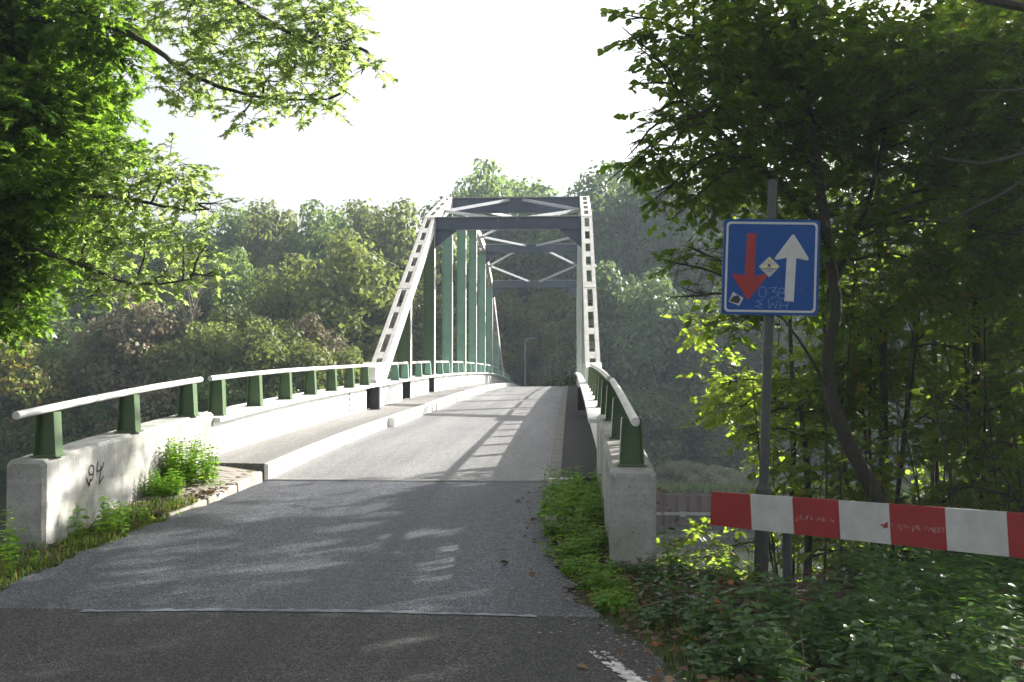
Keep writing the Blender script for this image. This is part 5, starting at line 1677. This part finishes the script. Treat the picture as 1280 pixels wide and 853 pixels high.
scatter_blades('roadside_grass', reg_right, 5200, 0.02, 0.09, 'grass', 2, 'thin grass along the right road edge')
def reg_bank(rng):
    return rng.uniform(-30, 25), rng.uniform(52.4, 58)
rngb = np.random.default_rng(4)
P, D, N_, S_ = [], [], [], []
for _ in range(9000):
    x, y = rngb.uniform(-2, 22), rngb.uniform(52.35, 55)
    P.append((x, y, ground(x, y) - 0.03)); D.append((rngb.normal() * .3, rngb.normal() * .3, 1)); N_.append((rngb.normal(), rngb.normal(), 0.2)); S_.append(rngb.uniform(0.3, 0.6))
me = leaves_mesh('bank_grass', P, D, N_, np.array(S_), 'rhomb', M['grass'])
tag(link('bank_grass', me), 'pale grass on top of the far bank', 'grass', kind='stuff')

# fallen leaves
rngl = np.random.default_rng(12)
P, D, N_, S_ = [], [], [], []
for _ in range(5200):
    side_ = rngl.random()
    if side_ < 0.72:
        y = rngl.uniform(3.5, 10.5)
        x = lin(XRt, y) + 0.06 + abs(rngl.normal()) * 1.5
        if 0.28 < x < 0.74 and y > 8.0:
            x = rngl.uniform(-0.2, 0.28)
        z = ground(x, y)
    elif side_ < 0.9:
        y = rngl.uniform(5.0, 10.8)
        x = lin(XLt, y) - abs(rngl.normal()) * (0.25 if y > 8.3 else 1.2)
        x = max(x, -4.5) if y > 8.3 else x
        z = ground_top(x, y)
    else:
        y = rngl.uniform(4.5, 11.5)
        x = lin(XRt, y) + 0.15 - abs(rngl.normal()) * 0.30 if rngl.random() < 0.25 else lin(XRt, y) + 0.3 + rngl.random()
        z = roadz(y) + 0.006
    P.append((x, y, z + 0.012 + rngl.random() * 0.02))
    a = rngl.random() * 6.28
    D.append((math.cos(a), math.sin(a), rngl.normal() * 0.25))
    N_.append((rngl.normal() * 0.35, rngl.normal() * 0.35, 1))
    S_.append(rngl.uniform(0.025, 0.075))
tag(link('fallen_leaves', leaves_mesh('fallen_leaves', P, D, N_, S_, 'ovate', M['litter'])), 'brown leaf litter along the road edges', 'leaf litter', kind='stuff')
# pale bits and grit at the right road edge and along the kerb
P, D, N_, S_ = [], [], [], []
for _ in range(700):
    if rngl.random() < 0.45:
        y = rngl.uniform(4.5, 8.2); x = lin(XRt, y) - abs(rngl.normal()) * 0.22 + 0.05
        s = rngl.uniform(0.008, 0.03)
    elif rngl.random() < 0.5:
        y = rngl.uniform(12.2, 24); x = -3.62 + abs(rngl.normal()) * 0.06
        s = rngl.uniform(0.01, 0.03)
    else:
        y = rngl.uniform(12.2, 24); x = -4.55 + abs(rngl.normal()) * 0.08
        s = rngl.uniform(0.01, 0.035)
    z = roadz(y) + (0.012 if x > -3.7 else 0.18)
    P.append((x, y, z)); a = rngl.random() * 6.28
    D.append((math.cos(a), math.sin(a), 0)); N_.append((0, 0, 1)); S_.append(s)
M['grit'] = surf('grit', (0.34, 0.30, 0.25), (0.12, 0.09, 0.06), 0.8, 5, 0.9, 30, 0.3, 0)
tag(link('grit', leaves_mesh('grit', P, D, N_, S_, 'rhomb', M['grit'])), 'pale crumbs and grit on the road edge', 'grit', kind='stuff')

# ------------------------------------------------------------------ haze
hz = MB()
hz.box(-520, 520, -320, 720, -10.5, 26)
m = bpy.data.materials.new('haze')
m.use_nodes = True
nt = m.node_tree
nt.nodes.remove(nt.nodes['Principled BSDF'])
pv = _n(nt, 'ShaderNodeVolumePrincipled')
pv.inputs['Color'].default_value = (0.72, 0.86, 1.0, 1)
pv.inputs['Density'].default_value = 0.0006
pv.inputs['Anisotropy'].default_value = 0.4
nt.links.new(pv.outputs[0], nt.nodes['Material Output'].inputs['Volume'])
ho = hz.build('haze', m)
tag(ho, kind='stuff')
